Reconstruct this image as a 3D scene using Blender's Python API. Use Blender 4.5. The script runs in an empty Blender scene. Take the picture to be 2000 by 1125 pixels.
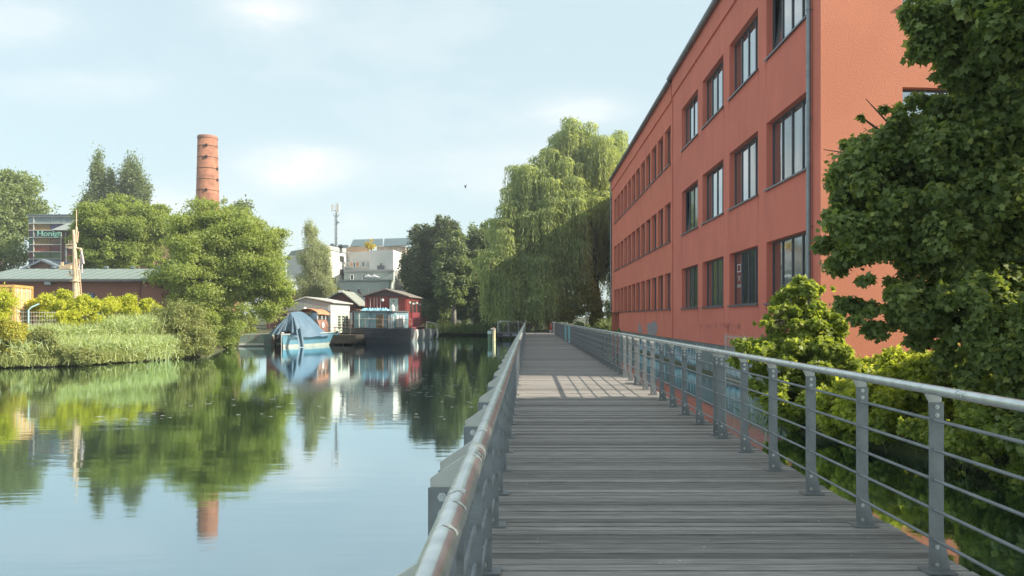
import bpy, math, random
import numpy as np
from mathutils import Vector, Matrix, Euler

random.seed(7)
scene = bpy.context.scene
COL = scene.collection
# ---------------------------------------------------------------- camera
F, ZC, VX, VY = 1555.6, 2.4, 1031.0, 619.5      # focal length in photo pixels, eye height, vanishing point
def at(x, y, Y):
    return Vector(((x - VX) * Y / F, Y, ZC - (y - VY) * Y / F))
cam_data = bpy.data.cameras.new("camera")
cam = bpy.data.objects.new("camera", cam_data)
COL.objects.link(cam)
cam.location = (0, 0, ZC)
cam.rotation_euler = (math.radians(90), 0, 0)
cam_data.lens = 28.0
cam_data.sensor_width = 36.0
cam_data.shift_x = -0.0155
cam_data.shift_y = 0.0285
cam_data.clip_start = 0.05
cam_data.clip_end = 6000
scene.camera = cam

# ---------------------------------------------------------------- light
SUN_AZ = math.atan2(1.0, -0.20)
SUN_EL = math.atan2(0.646, math.hypot(1.0, 0.20))
scene.view_settings.view_transform = 'Standard'
scene.view_settings.look = 'None'
scene.view_settings.gamma = 1
scene.view_settings.exposure = 0.80
scene.cycles.max_bounces = 8
scene.cycles.transparent_max_bounces = 6
scene.cycles.sample_clamp_indirect = 6

world = bpy.data.worlds.new("World")
scene.world = world
world.use_nodes = True
nt = world.node_tree
nt.nodes.clear()
def N(nt, t, **kw):
    n = nt.nodes.new(t)
    for k, v in kw.items():
        if k == 'ins':
            for a, b in v.items():
                n.inputs[a].default_value = b
        else:
            setattr(n, k, v)
    return n
def math_node(nt, op, a, b=None, c=None, clamp=False):
    n = nt.nodes.new('ShaderNodeMath'); n.operation = op; n.use_clamp = clamp
    for i, v in enumerate((a, b, c)):
        if v is None: continue
        if isinstance(v, (int, float)): n.inputs[i].default_value = v
        else: nt.links.new(v, n.inputs[i])
    return n.outputs[0]
sky = N(nt, 'ShaderNodeTexSky', sky_type='NISHITA', sun_disc=False, sun_elevation=SUN_EL, sun_rotation=SUN_AZ,
        altitude=0, air_density=1.0, dust_density=1.2, ozone_density=1.0)
tc = N(nt, 'ShaderNodeTexCoord')
sep = N(nt, 'ShaderNodeSeparateXYZ'); nt.links.new(tc.outputs['Generated'], sep.inputs[0])
ysafe = math_node(nt, 'MAXIMUM', sep.outputs[1], 0.02)
U = math_node(nt, 'DIVIDE', sep.outputs[0], ysafe)
Vv = math_node(nt, 'DIVIDE', sep.outputs[2], ysafe)
nz = N(nt, 'ShaderNodeTexNoise', ins={'Scale': 3.2, 'Detail': 9.0, 'Roughness': 0.6})
mp = N(nt, 'ShaderNodeMapping', ins={'Scale': (1.0, 1.0, 2.6)})
nt.links.new(tc.outputs['Generated'], mp.inputs[0]); nt.links.new(mp.outputs[0], nz.inputs[0])
noise_c = math_node(nt, 'SUBTRACT', nz.outputs[0], 0.5)
total = None
# drifting summer clouds: direction (as slopes), size, strength
for (px, py, rx, ry, st) in [(570, 335, 130, 46, .95), (520, 10, 110, 45, .6), (1140, 215, 120, 36, .38), (50, 40, 130, 50, .22),
                             (360, 400, 150, 40, .5), (720, 440, 150, 40, .35), (150, 180, 200, 40, .14), (900, 330, 220, 50, .15), (-700, 200, 400, 90, .6), (2600, 260, 500, 120, .6)]:
    u0, v0 = (px - VX) / F, (VY - py) / F
    a = math_node(nt, 'MULTIPLY', math_node(nt, 'SUBTRACT', U, u0), F / rx)
    b = math_node(nt, 'MULTIPLY', math_node(nt, 'SUBTRACT', Vv, v0), F / ry)
    d2 = math_node(nt, 'ADD', math_node(nt, 'MULTIPLY', a, a), math_node(nt, 'MULTIPLY', b, b))
    d2 = math_node(nt, 'SUBTRACT', d2, math_node(nt, 'MULTIPLY', noise_c, 5.0))
    g = math_node(nt, 'MULTIPLY', math_node(nt, 'EXPONENT', math_node(nt, 'MULTIPLY', math_node(nt, 'MAXIMUM', d2, 0.0), -1.3)), st)
    total = g if total is None else math_node(nt, 'ADD', total, g)
front = math_node(nt, 'GREATER_THAN', sep.outputs[1], 0.02)
cl = math_node(nt, 'MULTIPLY', math_node(nt, 'MINIMUM', total, 0.9), front)
thin = math_node(nt, 'MULTIPLY', math_node(nt, 'MAXIMUM', noise_c, 0.0), 0.9)
cl = math_node(nt, 'ADD', cl, thin, clamp=True)
skyb = N(nt, 'ShaderNodeMixRGB', blend_type='MIX', ins={'Fac': 0.66, 'Color2': (4.65, 5.7, 5.75, 1)})
nt.links.new(sky.outputs[0], skyb.inputs[1])
cmix = N(nt, 'ShaderNodeMixRGB', blend_type='MIX', ins={'Color2': (7.0, 6.8, 6.6, 1)})
nt.links.new(cl, cmix.inputs[0]); nt.links.new(skyb.outputs[0], cmix.inputs[1])
bg = N(nt, 'ShaderNodeBackground', ins={'Strength': 0.105})
nt.links.new(cmix.outputs[0], bg.inputs[0])
wo = N(nt, 'ShaderNodeOutputWorld'); nt.links.new(bg.outputs[0], wo.inputs[0])

sd = bpy.data.lights.new("sun", 'SUN'); sd.energy = 5.0; sd.angle = math.radians(0.55); sd.color = (1.0, 0.90, 0.74)
sun = bpy.data.objects.new("sun", sd); COL.objects.link(sun)
sun.rotation_euler = (-Vector((1.0, -0.20, 0.646))).to_track_quat('-Z', 'Y').to_euler()
sun.location = (60, -20, 60)

# ---------------------------------------------------------------- helpers
ORG = {}
def tag(o, label=None, cat=None, group=None, kind=None):
    if label: o['label'] = label
    if cat: o['category'] = cat
    if group: o['group'] = group
    if kind: o['kind'] = kind
    return o
def empty(name, loc, label, cat, group=None, rz=0.0, local=False, kind=None):
    o = bpy.data.objects.new(name, None); COL.objects.link(o)
    o.location = loc; o.rotation_euler = (0, 0, rz); o.empty_display_size = 0.3
    ORG[o.name] = Vector((0, 0, 0)) if local else Vector(loc)
    return tag(o, label, cat, group, kind)
def link_mesh(name, me, mats, parent=None):
    o = bpy.data.objects.new(name, me); COL.objects.link(o)
    for m in (mats if isinstance(mats, (list, tuple)) else [mats]):
        me.materials.append(m)
    if parent is not None:
        o.parent = parent; ORG[o.name] = ORG[parent.name]
    else:
        ORG[o.name] = Vector((0, 0, 0))
    return o
class MB:
    def __init__(s): s.v = []; s.f = []; s.m = []; s.cur = 0
    def add(s, vs, fs):
        b = len(s.v); s.v += [tuple(v) for v in vs]
        for f in fs: s.f.append([b + i for i in f]); s.m.append(s.cur)
        return s
    def box(s, x0, x1, y0, y1, z0, z1):
        vs = [(x, y, z) for z in (z0, z1) for y in (y0, y1) for x in (x0, x1)]
        return s.add(vs, [(0, 2, 3, 1), (4, 5, 7, 6), (0, 1, 5, 4), (2, 6, 7, 3), (0, 4, 6, 2), (1, 3, 7, 5)])
    def bar(s, p0, p1, w, h):
        p0, p1 = Vector(p0), Vector(p1); d = (p1 - p0).normalized()
        up = Vector((0, 0, 1)) if abs(d.z) < .95 else Vector((0, 1, 0))
        a = d.cross(up).normalized() * w / 2; b = a.cross(d).normalized() * h / 2
        vs = [p + sa * a + sb * b for p in (p0, p1) for sa, sb in ((-1, -1), (1, -1), (1, 1), (-1, 1))]
        return s.add(vs, [(3, 2, 1, 0), (4, 5, 6, 7), (0, 1, 5, 4), (1, 2, 6, 5), (2, 3, 7, 6), (3, 0, 4, 7)])
    def cyl(s, p0, p1, r0, r1=None, n=12, cap=True):
        r1 = r0 if r1 is None else r1
        return s.tube([p0, p1], [r0, r1], n, cap)
    def tube(s, pts, rs, n=8, cap=True):
        pts = [Vector(p) for p in pts]; vs = []; fs = []
        if isinstance(rs, (int, float)): rs = [rs] * len(pts)
        prev = None
        for i, p in enumerate(pts):
            d = (pts[min(i + 1, len(pts) - 1)] - pts[max(i - 1, 0)])
            d = d.normalized() if d.length > 1e-9 else Vector((0, 0, 1))
            up = prev if prev is not None else (Vector((0, 0, 1)) if abs(d.z) < .9 else Vector((1, 0, 0)))
            a = d.cross(up)
            a = a.normalized() if a.length > 1e-6 else d.orthogonal().normalized()
            b = a.cross(d).normalized(); prev = b
            for k in range(n):
                t = 2 * math.pi * k / n
                vs.append(p + rs[i] * (math.cos(t) * a + math.sin(t) * b))
        for i in range(len(pts) - 1):
            for k in range(n):
                fs.append((i * n + k, i * n + (k + 1) % n, (i + 1) * n + (k + 1) % n, (i + 1) * n + k))
        if cap: fs += [tuple(range(n))[::-1], tuple(range((len(pts) - 1) * n, len(pts) * n))]
        return s.add(vs, fs)
    def prism(s, poly, vec):
        n = len(poly); vec = Vector(vec); poly = [Vector(p) for p in poly]
        vs = poly + [p + vec for p in poly]
        fs = [tuple(range(n))[::-1], tuple(range(n, 2 * n))] + [(i, (i + 1) % n, n + (i + 1) % n, n + i) for i in range(n)]
        return s.add(vs, fs)
    def ball(s, c, r, n=10, m=6, sz=1.0, top=False):
        c = Vector(c); vs = []; fs = []
        for i in range(m + 1):
            t = math.pi * i / m * (.5 if top else 1)
            for k in range(n):
                a = 2 * math.pi * k / n
                vs.append(c + Vector((r * math.sin(t) * math.cos(a), r * math.sin(t) * math.sin(a), r * sz * math.cos(t))))
        for i in range(m):
            for k in range(n):
                fs.append((i * n + k, (i + 1) * n + k, (i + 1) * n + (k + 1) % n, i * n + (k + 1) % n))
        return s.add(vs, fs)
    def grid(s, fn, nu, nv):
        vs = [fn(i / nu, j / nv) for i in range(nu + 1) for j in range(nv + 1)]
        fs = [(i * (nv + 1) + j, (i + 1) * (nv + 1) + j, (i + 1) * (nv + 1) + j + 1, i * (nv + 1) + j + 1) for i in range(nu) for j in range(nv)]
        return s.add(vs, fs)
    def build(s, name, mats, parent=None, smooth=False, bevel=0):
        org = ORG[parent.name] if parent is not None else Vector((0, 0, 0))
        me = bpy.data.meshes.new(name)
        me.from_pydata([(v[0] - org.x, v[1] - org.y, v[2] - org.z) for v in s.v], [], s.f)
        for p, m in zip(me.polygons, s.m): p.material_index = m
        if smooth:
            for p in me.polygons: p.use_smooth = True
        me.update()
        o = link_mesh(name, me, mats, parent)
        if bevel:
            b = o.modifiers.new('bevel', 'BEVEL'); b.width = bevel; b.segments = 2; b.limit_method = 'ANGLE'
        return o
def text_obj(name, s, size, mat, parent, loc, rot, extrude=0.002, sx=1.0, align='CENTER'):
    cu = bpy.data.curves.new('t', 'FONT'); cu.body = s; cu.size = size; cu.extrude = extrude; cu.align_x = align; cu.align_y = 'CENTER'
    t = bpy.data.objects.new('t', cu); COL.objects.link(t)
    dg = bpy.context.evaluated_depsgraph_get()
    me = bpy.data.meshes.new_from_object(t.evaluated_get(dg))
    bpy.data.objects.remove(t)
    M = Matrix.Translation(Vector(loc) - (ORG[parent.name] if parent else Vector((0, 0, 0)))) @ Euler(rot).to_matrix().to_4x4() @ Matrix.Diagonal((sx, 1, 1, 1))
    me.transform(M); me.materials.clear()
    return link_mesh(name, me, mat, parent)
def copy_tree(o, parent=None, loc=None):
    c = o.copy(); COL.objects.link(c); c.parent = parent
    if parent is not None and parent.name in ORG: ORG[c.name] = ORG[parent.name]
    if loc is not None: c.location = loc
    for ch in list(o.children): copy_tree(ch, c)
    return c

# ---------------------------------------------------------------- materials
MATS = {}
def mat(name, c, c2=None, scale=3.0, rough=0.6, metal=0.0, bump=0.0, bscale=None, detail=5.0, island=0.0, stretch=(1, 1, 1), emit=None, spec=0.5, ramp=(0.35, 0.65)):
    m = bpy.data.materials.new(name); m.use_nodes = True; t = m.node_tree; p = t.nodes['Principled BSDF']
    MATS[name] = m
    p.inputs['Roughness'].default_value = rough; p.inputs['Metallic'].default_value = metal
    p.inputs['Specular IOR Level'].default_value = spec
    c = tuple(c) + (1,)
    p.inputs['Base Color'].default_value = c
    out = None
    if c2 is not None or bump or island:
        co = N(t, 'ShaderNodeTexCoord'); mp = N(t, 'ShaderNodeMapping', ins={'Scale': stretch})
        t.links.new(co.outputs['Object'], mp.inputs[0])
    if c2 is not None:
        n = N(t, 'ShaderNodeTexNoise', ins={'Scale': scale, 'Detail': detail, 'Roughness': 0.6}); t.links.new(mp.outputs[0], n.inputs[0])
        r = N(t, 'ShaderNodeMapRange', ins={1: ramp[0], 2: ramp[1]}); t.links.new(n.outputs[0], r.inputs[0])
        mx = N(t, 'ShaderNodeMixRGB', ins={'Color1': c, 'Color2': tuple(c2) + (1,)}); t.links.new(r.outputs[0], mx.inputs[0])
        out = mx.outputs[0]
    if island:
        g = N(t, 'ShaderNodeNewGeometry'); r = N(t, 'ShaderNodeMapRange', ins={3: 1 - island, 4: 1 + island})
        t.links.new(g.outputs['Random Per Island'], r.inputs[0])
        mu = N(t, 'ShaderNodeMixRGB', blend_type='MULTIPLY', ins={'Fac': 1.0, 'Color1': c}); t.links.new(r.outputs[0], mu.inputs[2])
        if out is not None: t.links.new(out, mu.inputs[1])
        out = mu.outputs[0]
    if out is not None: t.links.new(out, p.inputs['Base Color'])
    if bump:
        n = N(t, 'ShaderNodeTexNoise', ins={'Scale': bscale or scale * 6, 'Detail': 4.0}); t.links.new(mp.outputs[0], n.inputs[0])
        b = N(t, 'ShaderNodeBump', ins={'Strength': 1.0, 'Distance': bump}); t.links.new(n.outputs[0], b.inputs['Height']); t.links.new(b.outputs[0], p.inputs['Normal'])
    if emit:
        p.inputs['Emission Color'].default_value = tuple(emit[0]) + (1,); p.inputs['Emission Strength'].default_value = emit[1]
    return m
def leafmat(name, ca, cb, trans=0.35, rough=0.5, cc=None):
    m = bpy.data.materials.new(name); m.use_nodes = True; t = m.node_tree; t.nodes.clear()
    g = N(t, 'ShaderNodeNewGeometry')
    cr = N(t, 'ShaderNodeValToRGB'); e = cr.color_ramp.elements
    e[0].color = tuple(ca) + (1,); e[1].color = tuple(cb) + (1,); e[0].position = 0.1; e[1].position = 0.9
    if cc is not None:
        k = e.new(0.96); k.color = tuple(cc) + (1,)
    t.links.new(g.outputs['Random Per Island'], cr.inputs[0])
    p = N(t, 'ShaderNodeBsdfPrincipled', ins={'Roughness': rough, 'Specular IOR Level': 0.35}); t.links.new(cr.outputs[0], p.inputs['Base Color'])
    tr = N(t, 'ShaderNodeBsdfTranslucent')
    mu = N(t, 'ShaderNodeMixRGB', blend_type='MULTIPLY', ins={'Fac': 1.0, 'Color2': (1.5, 1.5, .6, 1)}); t.links.new(cr.outputs[0], mu.inputs[1]); t.links.new(mu.outputs[0], tr.inputs[0])
    mx = N(t, 'ShaderNodeMixShader', ins={0: trans}); t.links.new(p.outputs[0], mx.inputs[1]); t.links.new(tr.outputs[0], mx.inputs[2])
    o = N(t, 'ShaderNodeOutputMaterial'); t.links.new(mx.outputs[0], o.inputs[0])
    return m
def brickmat(name, c1, c2, mortar, scale, axis='xz', rough=0.85):
    m = bpy.data.materials.new(name); m.use_nodes = True; t = m.node_tree; p = t.nodes['Principled BSDF']; p.inputs['Roughness'].default_value = rough
    co = N(t, 'ShaderNodeTexCoord'); s = N(t, 'ShaderNodeSeparateXYZ'); t.links.new(co.outputs['Object'], s.inputs[0])
    cb = N(t, 'ShaderNodeCombineXYZ')
    if axis == 'cyl':
        a = math_node(t, 'MULTIPLY', math_node(t, 'ARCTAN2', s.outputs[1], s.outputs[0]), 1.25); t.links.new(a, cb.inputs[0])
    else: t.links.new(s.outputs[0 if axis == 'xz' else 1], cb.inputs[0])
    t.links.new(s.outputs[2], cb.inputs[1])
    b = N(t, 'ShaderNodeTexBrick', ins={'Scale': scale, 'Color1': tuple(c1) + (1,), 'Color2': tuple(c2) + (1,), 'Mortar': tuple(mortar) + (1,), 'Mortar Size': 0.012, 'Brick Width': .5, 'Row Height': .17})
    t.links.new(cb.outputs[0], b.inputs[0])
    n = N(t, 'ShaderNodeTexNoise', ins={'Scale': 1.4, 'Detail': 6.0}); t.links.new(co.outputs['Object'], n.inputs[0])
    r = N(t, 'ShaderNodeMapRange', ins={1: .3, 2: .7, 3: .65, 4: 1.25}); t.links.new(n.outputs[0], r.inputs[0])
    mu = N(t, 'ShaderNodeMixRGB', blend_type='MULTIPLY', ins={'Fac': 1.0}); t.links.new(b.outputs[0], mu.inputs[1]); t.links.new(r.outputs[0], mu.inputs[2])
    t.links.new(mu.outputs[0], p.inputs['Base Color'])
    return m

def streaks(m, k=.16, zs=.18, hs=2.2):
    t = m.node_tree; p = t.nodes['Principled BSDF']; l = p.inputs['Base Color'].links[0]; src = l.from_socket
    co = N(t, 'ShaderNodeTexCoord'); mp = N(t, 'ShaderNodeMapping', ins={'Scale': (hs, hs, zs)}); t.links.new(co.outputs['Object'], mp.inputs[0])
    n = N(t, 'ShaderNodeTexNoise', ins={'Scale': 2.0, 'Detail': 6.0, 'Roughness': .65}); t.links.new(mp.outputs[0], n.inputs[0])
    r = N(t, 'ShaderNodeMapRange', ins={1: .35, 2: .7, 3: 1 + k * .4, 4: 1 - k}); t.links.new(n.outputs[0], r.inputs[0])
    mu = N(t, 'ShaderNodeMixRGB', blend_type='MULTIPLY', ins={'Fac': 1.0}); t.links.new(src, mu.inputs[1]); t.links.new(r.outputs[0], mu.inputs[2]); t.links.new(mu.outputs[0], p.inputs['Base Color'])
M_render = mat('red_render', (.70, .205, .145), (.64, .185, .132), scale=0.5, rough=.9, bump=.008, bscale=30, spec=.2)
M_render2 = mat('orange_red_render', (.72, .21, .14), (.66, .19, .127), scale=0.4, rough=.9, bump=.008, bscale=30, spec=.2)
streaks(M_render, .07, .25, 1.0); streaks(M_render2, .08, .25, 1.0)
M_groove = mat('dark_red_joint', (.28, .06, .04), rough=.9)
M_plinth = mat('concrete_plinth', (.24, .26, .25), (.15, .17, .16), scale=1.2, rough=.85, bump=.01)
streaks(M_plinth, .35, .3, 3)
M_mud = mat('waterline_growth', (.13, .11, .06), (.07, .08, .03), scale=2.5, rough=.95, bump=.03)
M_zinc = mat('zinc', (.27, .31, .33), (.2, .23, .25), scale=4, rough=.45, metal=.6)
M_frame = mat('anthracite_frame', (.07, .075, .09), rough=.4)
M_sill = mat('grey_sill', (.11, .12, .14), rough=.4, metal=.3)
M_glass = mat('window_glass', (.40, .43, .45), rough=.03, metal=0.92, bump=.004, bscale=1.3)
M_glassB = mat('window_glass_over_blind', (.20, .22, .23), (.36, .37, .36), scale=1.0, rough=.07, metal=0.75, stretch=(1, 1, .2), bump=.004, bscale=1.1)
rgl = random.Random(31)
M_darkglass = mat('dark_glass', (.04, .05, .055), rough=.08, spec=.8)
M_roof = mat('dark_roofing', (.08, .085, .09), (.12, .12, .12), rough=.8)
M_deck = mat('weathered_boards', (.17, .155, .145), (.40, .37, .34), scale=4.0, rough=.8, bump=.006, bscale=40, island=.42, stretch=(.7, 9, 1), ramp=(.3, .75))
M_steel = mat('painted_steel', (.27, .285, .295), (.20, .21, .22), scale=7, rough=.45, metal=.35)
M_galv = mat('galvanised_steel', (.62, .62, .57), (.50, .50, .46), scale=9, rough=.55, metal=.1)
M_rail = mat('stainless_handrail', (.74, .77, .76), (.55, .58, .57), scale=9, rough=.27, metal=.68)
M_bolt = mat('bolt_steel', (.62, .62, .60), rough=.3, metal=.9)
M_blue = mat('light_blue_paint', (.28, .60, .66), rough=.5)
M_white = mat('white_paint', (.78, .77, .74), (.66, .65, .62), scale=3, rough=.6)
M_sticker = mat('sticker_remains', (.75, .76, .72), (.45, .46, .44), scale=25, rough=.7)
M_under = mat('dark_beam', (.035, .032, .03), (.06, .05, .04), scale=3, rough=.95, spec=.15)
M_redbeam = mat('red_brown_beam', (.10, .045, .035), rough=.8)
M_bark = mat('bark', (.10, .085, .065), (.05, .045, .035), scale=8, rough=.95, bump=.02, stretch=(1, 1, .3))
M_bark_pale = mat('pale_bark', (.30, .28, .24), (.18, .17, .14), scale=6, rough=.9, bump=.02, stretch=(1, 1, .3))
M_soil = mat('bank_soil', (.10, .085, .045), (.07, .10, .035), scale=1.5, rough=1, bump=.05)
M_land = mat('rough_grass_ground', (.055, .07, .028), (.08, .075, .035), scale=.6, rough=1, bump=.05)

# ---------------------------------------------------------------- leaf scattering
RH = np.array([(0, 0, 0), (.5, -.33, .1), (1, 0, -.08), (.5, .33, .1)]); RHF = [(0, 1, 2), (0, 2, 3)]
_m = []
for ang, r in ((180, .05), (-125, .52), (-95, .48), (-60, .80), (-30, .60), (0, 1.0), (30, .60), (60, .80), (95, .48), (125, .52)):
    a = math.radians(ang); _m.append((r * math.cos(a) + .1, r * math.sin(a) * .95, -.22 * r * r + .05))
MAPLE = np.array(_m + [(.12, 0, .1)]); MAPLEF = [(10, i, (i + 1) % 10) for i in range(10)]
BLADE = np.array([(0, -.5, 0), (0, .5, 0), (.55, .35, .06), (.55, -.35, .06), (1, 0, .0)]); BLADEF = [(0, 1, 2, 3), (3, 2, 4)]
def unit(a): return a / np.maximum(np.linalg.norm(a, axis=1, keepdims=True), 1e-9)
def leaf_mesh(name, P, T, Nn, L, W, tpl, mats, parent=None):
    V, Fc = tpl
    T = unit(T); Nn = unit(Nn - T * (Nn * T).sum(1, keepdims=True)); B = np.cross(Nn, T)
    L = np.asarray(L)[:, None]; W = np.asarray(W)[:, None]
    org = np.array(ORG[parent.name]) if parent is not None else np.zeros(3)
    k = len(V); n = len(P)
    out = np.empty((n, k, 3), dtype=np.float32)
    for i, (a, b, h) in enumerate(V):
        out[:, i, :] = P - org + T * (L * a) + B * (W * b) + Nn * (L * h)
    me = bpy.data.meshes.new(name)
    sizes = np.array([len(f) for f in Fc]); flat = np.concatenate([np.array(f) for f in Fc])
    loops = (flat[None, :] + (np.arange(n) * k)[:, None]).ravel()
    tot = np.tile(sizes, n); st = np.concatenate([[0], np.cumsum(tot)[:-1]])
    me.vertices.add(n * k); me.vertices.foreach_set('co', out.ravel())
    me.loops.add(len(loops)); me.loops.foreach_set('vertex_index', loops.astype(np.int32))
    me.polygons.add(len(tot)); me.polygons.foreach_set('loop_start', st.astype(np.int32)); me.polygons.foreach_set('loop_total', tot.astype(np.int32))
    me.update(calc_edges=True)
    return link_mesh(name, me, mats, parent)
def E(x, y, rx, ry, Y, dr=1.0):
    c = at(x, y, Y); return (c.x, c.y, c.z, rx * Y / F, rx * Y / F * dr, ry * Y / F)
def clumps_of(ells, n, clump, rng, lo=.5, hi=.92, flat=.8, wts=None):
    e = np.array(ells); w = (e[:, 3] * e[:, 5]) + .3 * e[:, 4] * e[:, 5]
    if wts is not None: w = w * np.array(wts)
    w /= w.sum()
    idx = rng.choice(len(e), n, p=w); u = unit(rng.normal(size=(n, 3)))
    R = e[idx, 3:6]; c = e[idx, :3] + u * R * rng.uniform(lo, hi, (n, 1)); r = np.minimum(R[:, 0], R[:, 2])[:, None] * clump * rng.uniform(.6, 1.3, (n, 1))
    return c, np.hstack([r, r, r * flat])
def foliage(name, ells, n, size, mt, parent, nclump=60, clump=.34, seed=1, tpl='rh', aspect=.8, up=.6, droop=.3, zmin=.05, stray=.05, flat=.8, lo=.45, hi=.97, wts=None, grow=1.0):
    rng = np.random.default_rng(seed)
    c, R = clumps_of(ells, nclump, clump, rng, lo, hi, flat, wts); R = R * grow * rng.uniform(.62, 1.5, R.shape)
    w = R[:, 0] ** (2 if wts is None else 1.2); idx = rng.choice(nclump, n, p=w / w.sum())
    u = unit(rng.normal(size=(n, 3))); rr = np.clip(rng.normal(.74, .27, (n, 1)), .1, 1.55)
    s = rng.random(n) < stray; rr[s] *= rng.uniform(1.05, 1.5, (s.sum(), 1))
    P = c[idx] + u * R[idx] * rr
    Nn = u * .7 + np.array([0, 0, up]) + rng.normal(size=(n, 3)) * .45
    T = rng.normal(size=(n, 3)) + u * .6 + np.array([0, 0, -droop])
    keep = P[:, 2] > zmin
    P, T, Nn = P[keep], T[keep], Nn[keep]
    L = size * rng.uniform(.6, 1.35, len(P))
    t = {'rh': (RH, RHF), 'maple': (MAPLE, MAPLEF), 'blade': (BLADE, BLADEF)}[tpl]
    o = leaf_mesh(name, P, T, Nn, L, L * aspect, t, mt, parent)
    return o, c
def limbs(name, base, top, r, targets, mt, parent, seed=3, nl=9):
    rnd = random.Random(seed); m = MB(); base = Vector(base); top = Vector(top); pts = []; rs = []
    for i in range(7):
        t = i / 6; p = base.lerp(top, t) + Vector((rnd.uniform(-1, 1), rnd.uniform(-1, 1), 0)) * r * .7 * (0 if i == 0 else 1)
        pts.append(p); rs.append(r * (1 - .75 * t) * (1.35 if i == 0 else 1))
    m.tube(pts, rs, 9)
    for k in range(min(nl, len(targets))):
        tg = Vector([float(q) for q in targets[k]]); i = rnd.randint(2, 5); s0 = pts[i]
        mid = s0.lerp(tg, .5) + Vector((rnd.uniform(-.1, .1), rnd.uniform(-.1, .1), .12)) * (tg - s0).length
        m.tube([s0, mid, tg], [rs[i] * .55, rs[i] * .32, rs[i] * .1], 6)
        for q in range(2):
            e = mid + (tg - s0) * .3 + Vector((rnd.uniform(-1, 1), rnd.uniform(-1, 1), rnd.uniform(-.6, .3))) * (tg - s0).length * .22
            m.tube([mid, mid.lerp(e, .6), e], [rs[i] * .25, rs[i] * .14, rs[i] * .05], 5)
    return m.build(name, mt, parent, smooth=True)
def tree(name, label, ells, n, size, mt, base, r, cat='tree', group=None, bark=None, nclump=60, clump=.34, seed=1, topz=None, nl=9, **kw):
    root = empty(name, base, label, cat, group)
    cr, c = foliage('crown', ells, n, size, mt, root, nclump=nclump, clump=clump, seed=seed, **kw)
    e = max(ells, key=lambda q: q[2]); top = (base[0] * .6 + e[0] * .4, base[1] * .6 + e[1] * .4, topz or e[2])
    limbs('trunk', base, top, r, c, bark or M_bark, root, seed, nl)
    return root
def shrub(name, label, ells, n, size, mt, base, cat='shrub', group=None, nclump=30, clump=.4, seed=1, stems=5, **kw):
    root = empty(name, base, label, cat, group)
    cr, c = foliage('foliage', ells, n, size, mt, root, nclump=nclump, clump=clump, seed=seed, **kw)
    m = MB(); rnd = random.Random(seed)
    for k in range(min(stems, len(c))):
        tg = Vector([float(q) for q in c[k]]); b = Vector(base) + Vector((rnd.uniform(-.3, .3), rnd.uniform(-.3, .3), 0))
        m.tube([b, b.lerp(tg, .5) + Vector((0, 0, .1)), tg], [.035, .025, .01], 5)
    m.build('stem', M_bark, root, smooth=True)
    return root

# ---------------------------------------------------------------- water and land
def water_mat():
    m = bpy.data.materials.new('canal_water'); m.use_nodes = True; t = m.node_tree; t.nodes.clear()
    co = N(t, 'ShaderNodeTexCoord')
    def nz(scale, st, det):
        mp = N(t, 'ShaderNodeMapping', ins={'Scale': st}); t.links.new(co.outputs['Object'], mp.inputs[0])
        n = N(t, 'ShaderNodeTexNoise', ins={'Scale': scale, 'Detail': det, 'Roughness': .5}); t.links.new(mp.outputs[0], n.inputs[0]); return n.outputs[0]
    a = nz(1.6, (.45, 1.5, 1), 3.0); b = nz(7.0, (.5, 1.3, 1), 2.0); c = nz(.12, (1, 1.6, 1), 2.0)
    amp = math_node(t, 'MULTIPLY_ADD', c, 1.6, -.35)
    h = math_node(t, 'ADD', math_node(t, 'MULTIPLY', a, 1.0), math_node(t, 'MULTIPLY', b, .13))
    h = math_node(t, 'MULTIPLY', h, math_node(t, 'MAXIMUM', amp, .25))
    bp = N(t, 'ShaderNodeBump', ins={'Strength': 1.0, 'Distance': .0062}); t.links.new(h, bp.inputs['Height'])
    fr = N(t, 'ShaderNodeFresnel', ins={'IOR': 1.33}); t.links.new(bp.outputs[0], fr.inputs['Normal'])
    fac = math_node(t, 'MULTIPLY_ADD', fr.outputs[0], .72, .50, clamp=True)
    body = N(t, 'ShaderNodeBsdfDiffuse', ins={'Color': (.022, .036, .022, 1)})
    gl = N(t, 'ShaderNodeBsdfGlossy', ins={'Color': (.82, .95, 1.0, 1), 'Roughness': .045}); t.links.new(bp.outputs[0], gl.inputs['Normal'])
    mx = N(t, 'ShaderNodeMixShader'); t.links.new(fac, mx.inputs[0]); t.links.new(body.outputs[0], mx.inputs[1]); t.links.new(gl.outputs[0], mx.inputs[2])
    o = N(t, 'ShaderNodeOutputMaterial'); t.links.new(mx.outputs[0], o.inputs[0]); return m
M_water = water_mat()
w = MB(); w.add([(-900, -60, 0), (900, -60, 0), (900, 130, 0), (-900, 130, 0)], [(0, 1, 2, 3)])
tag(w.build('water', M_water), 'calm canal water mirroring trees and sky', kind='structure')
g = MB(); g.add([(-3000, -200, -1.5), (3000, -200, -1.5), (3000, 4000, -1.5), (-3000, 4000, -1.5)], [(0, 1, 2, 3)])
tag(g.build('canal_bed', M_soil), 'dark bed under the canal', kind='structure')
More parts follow.
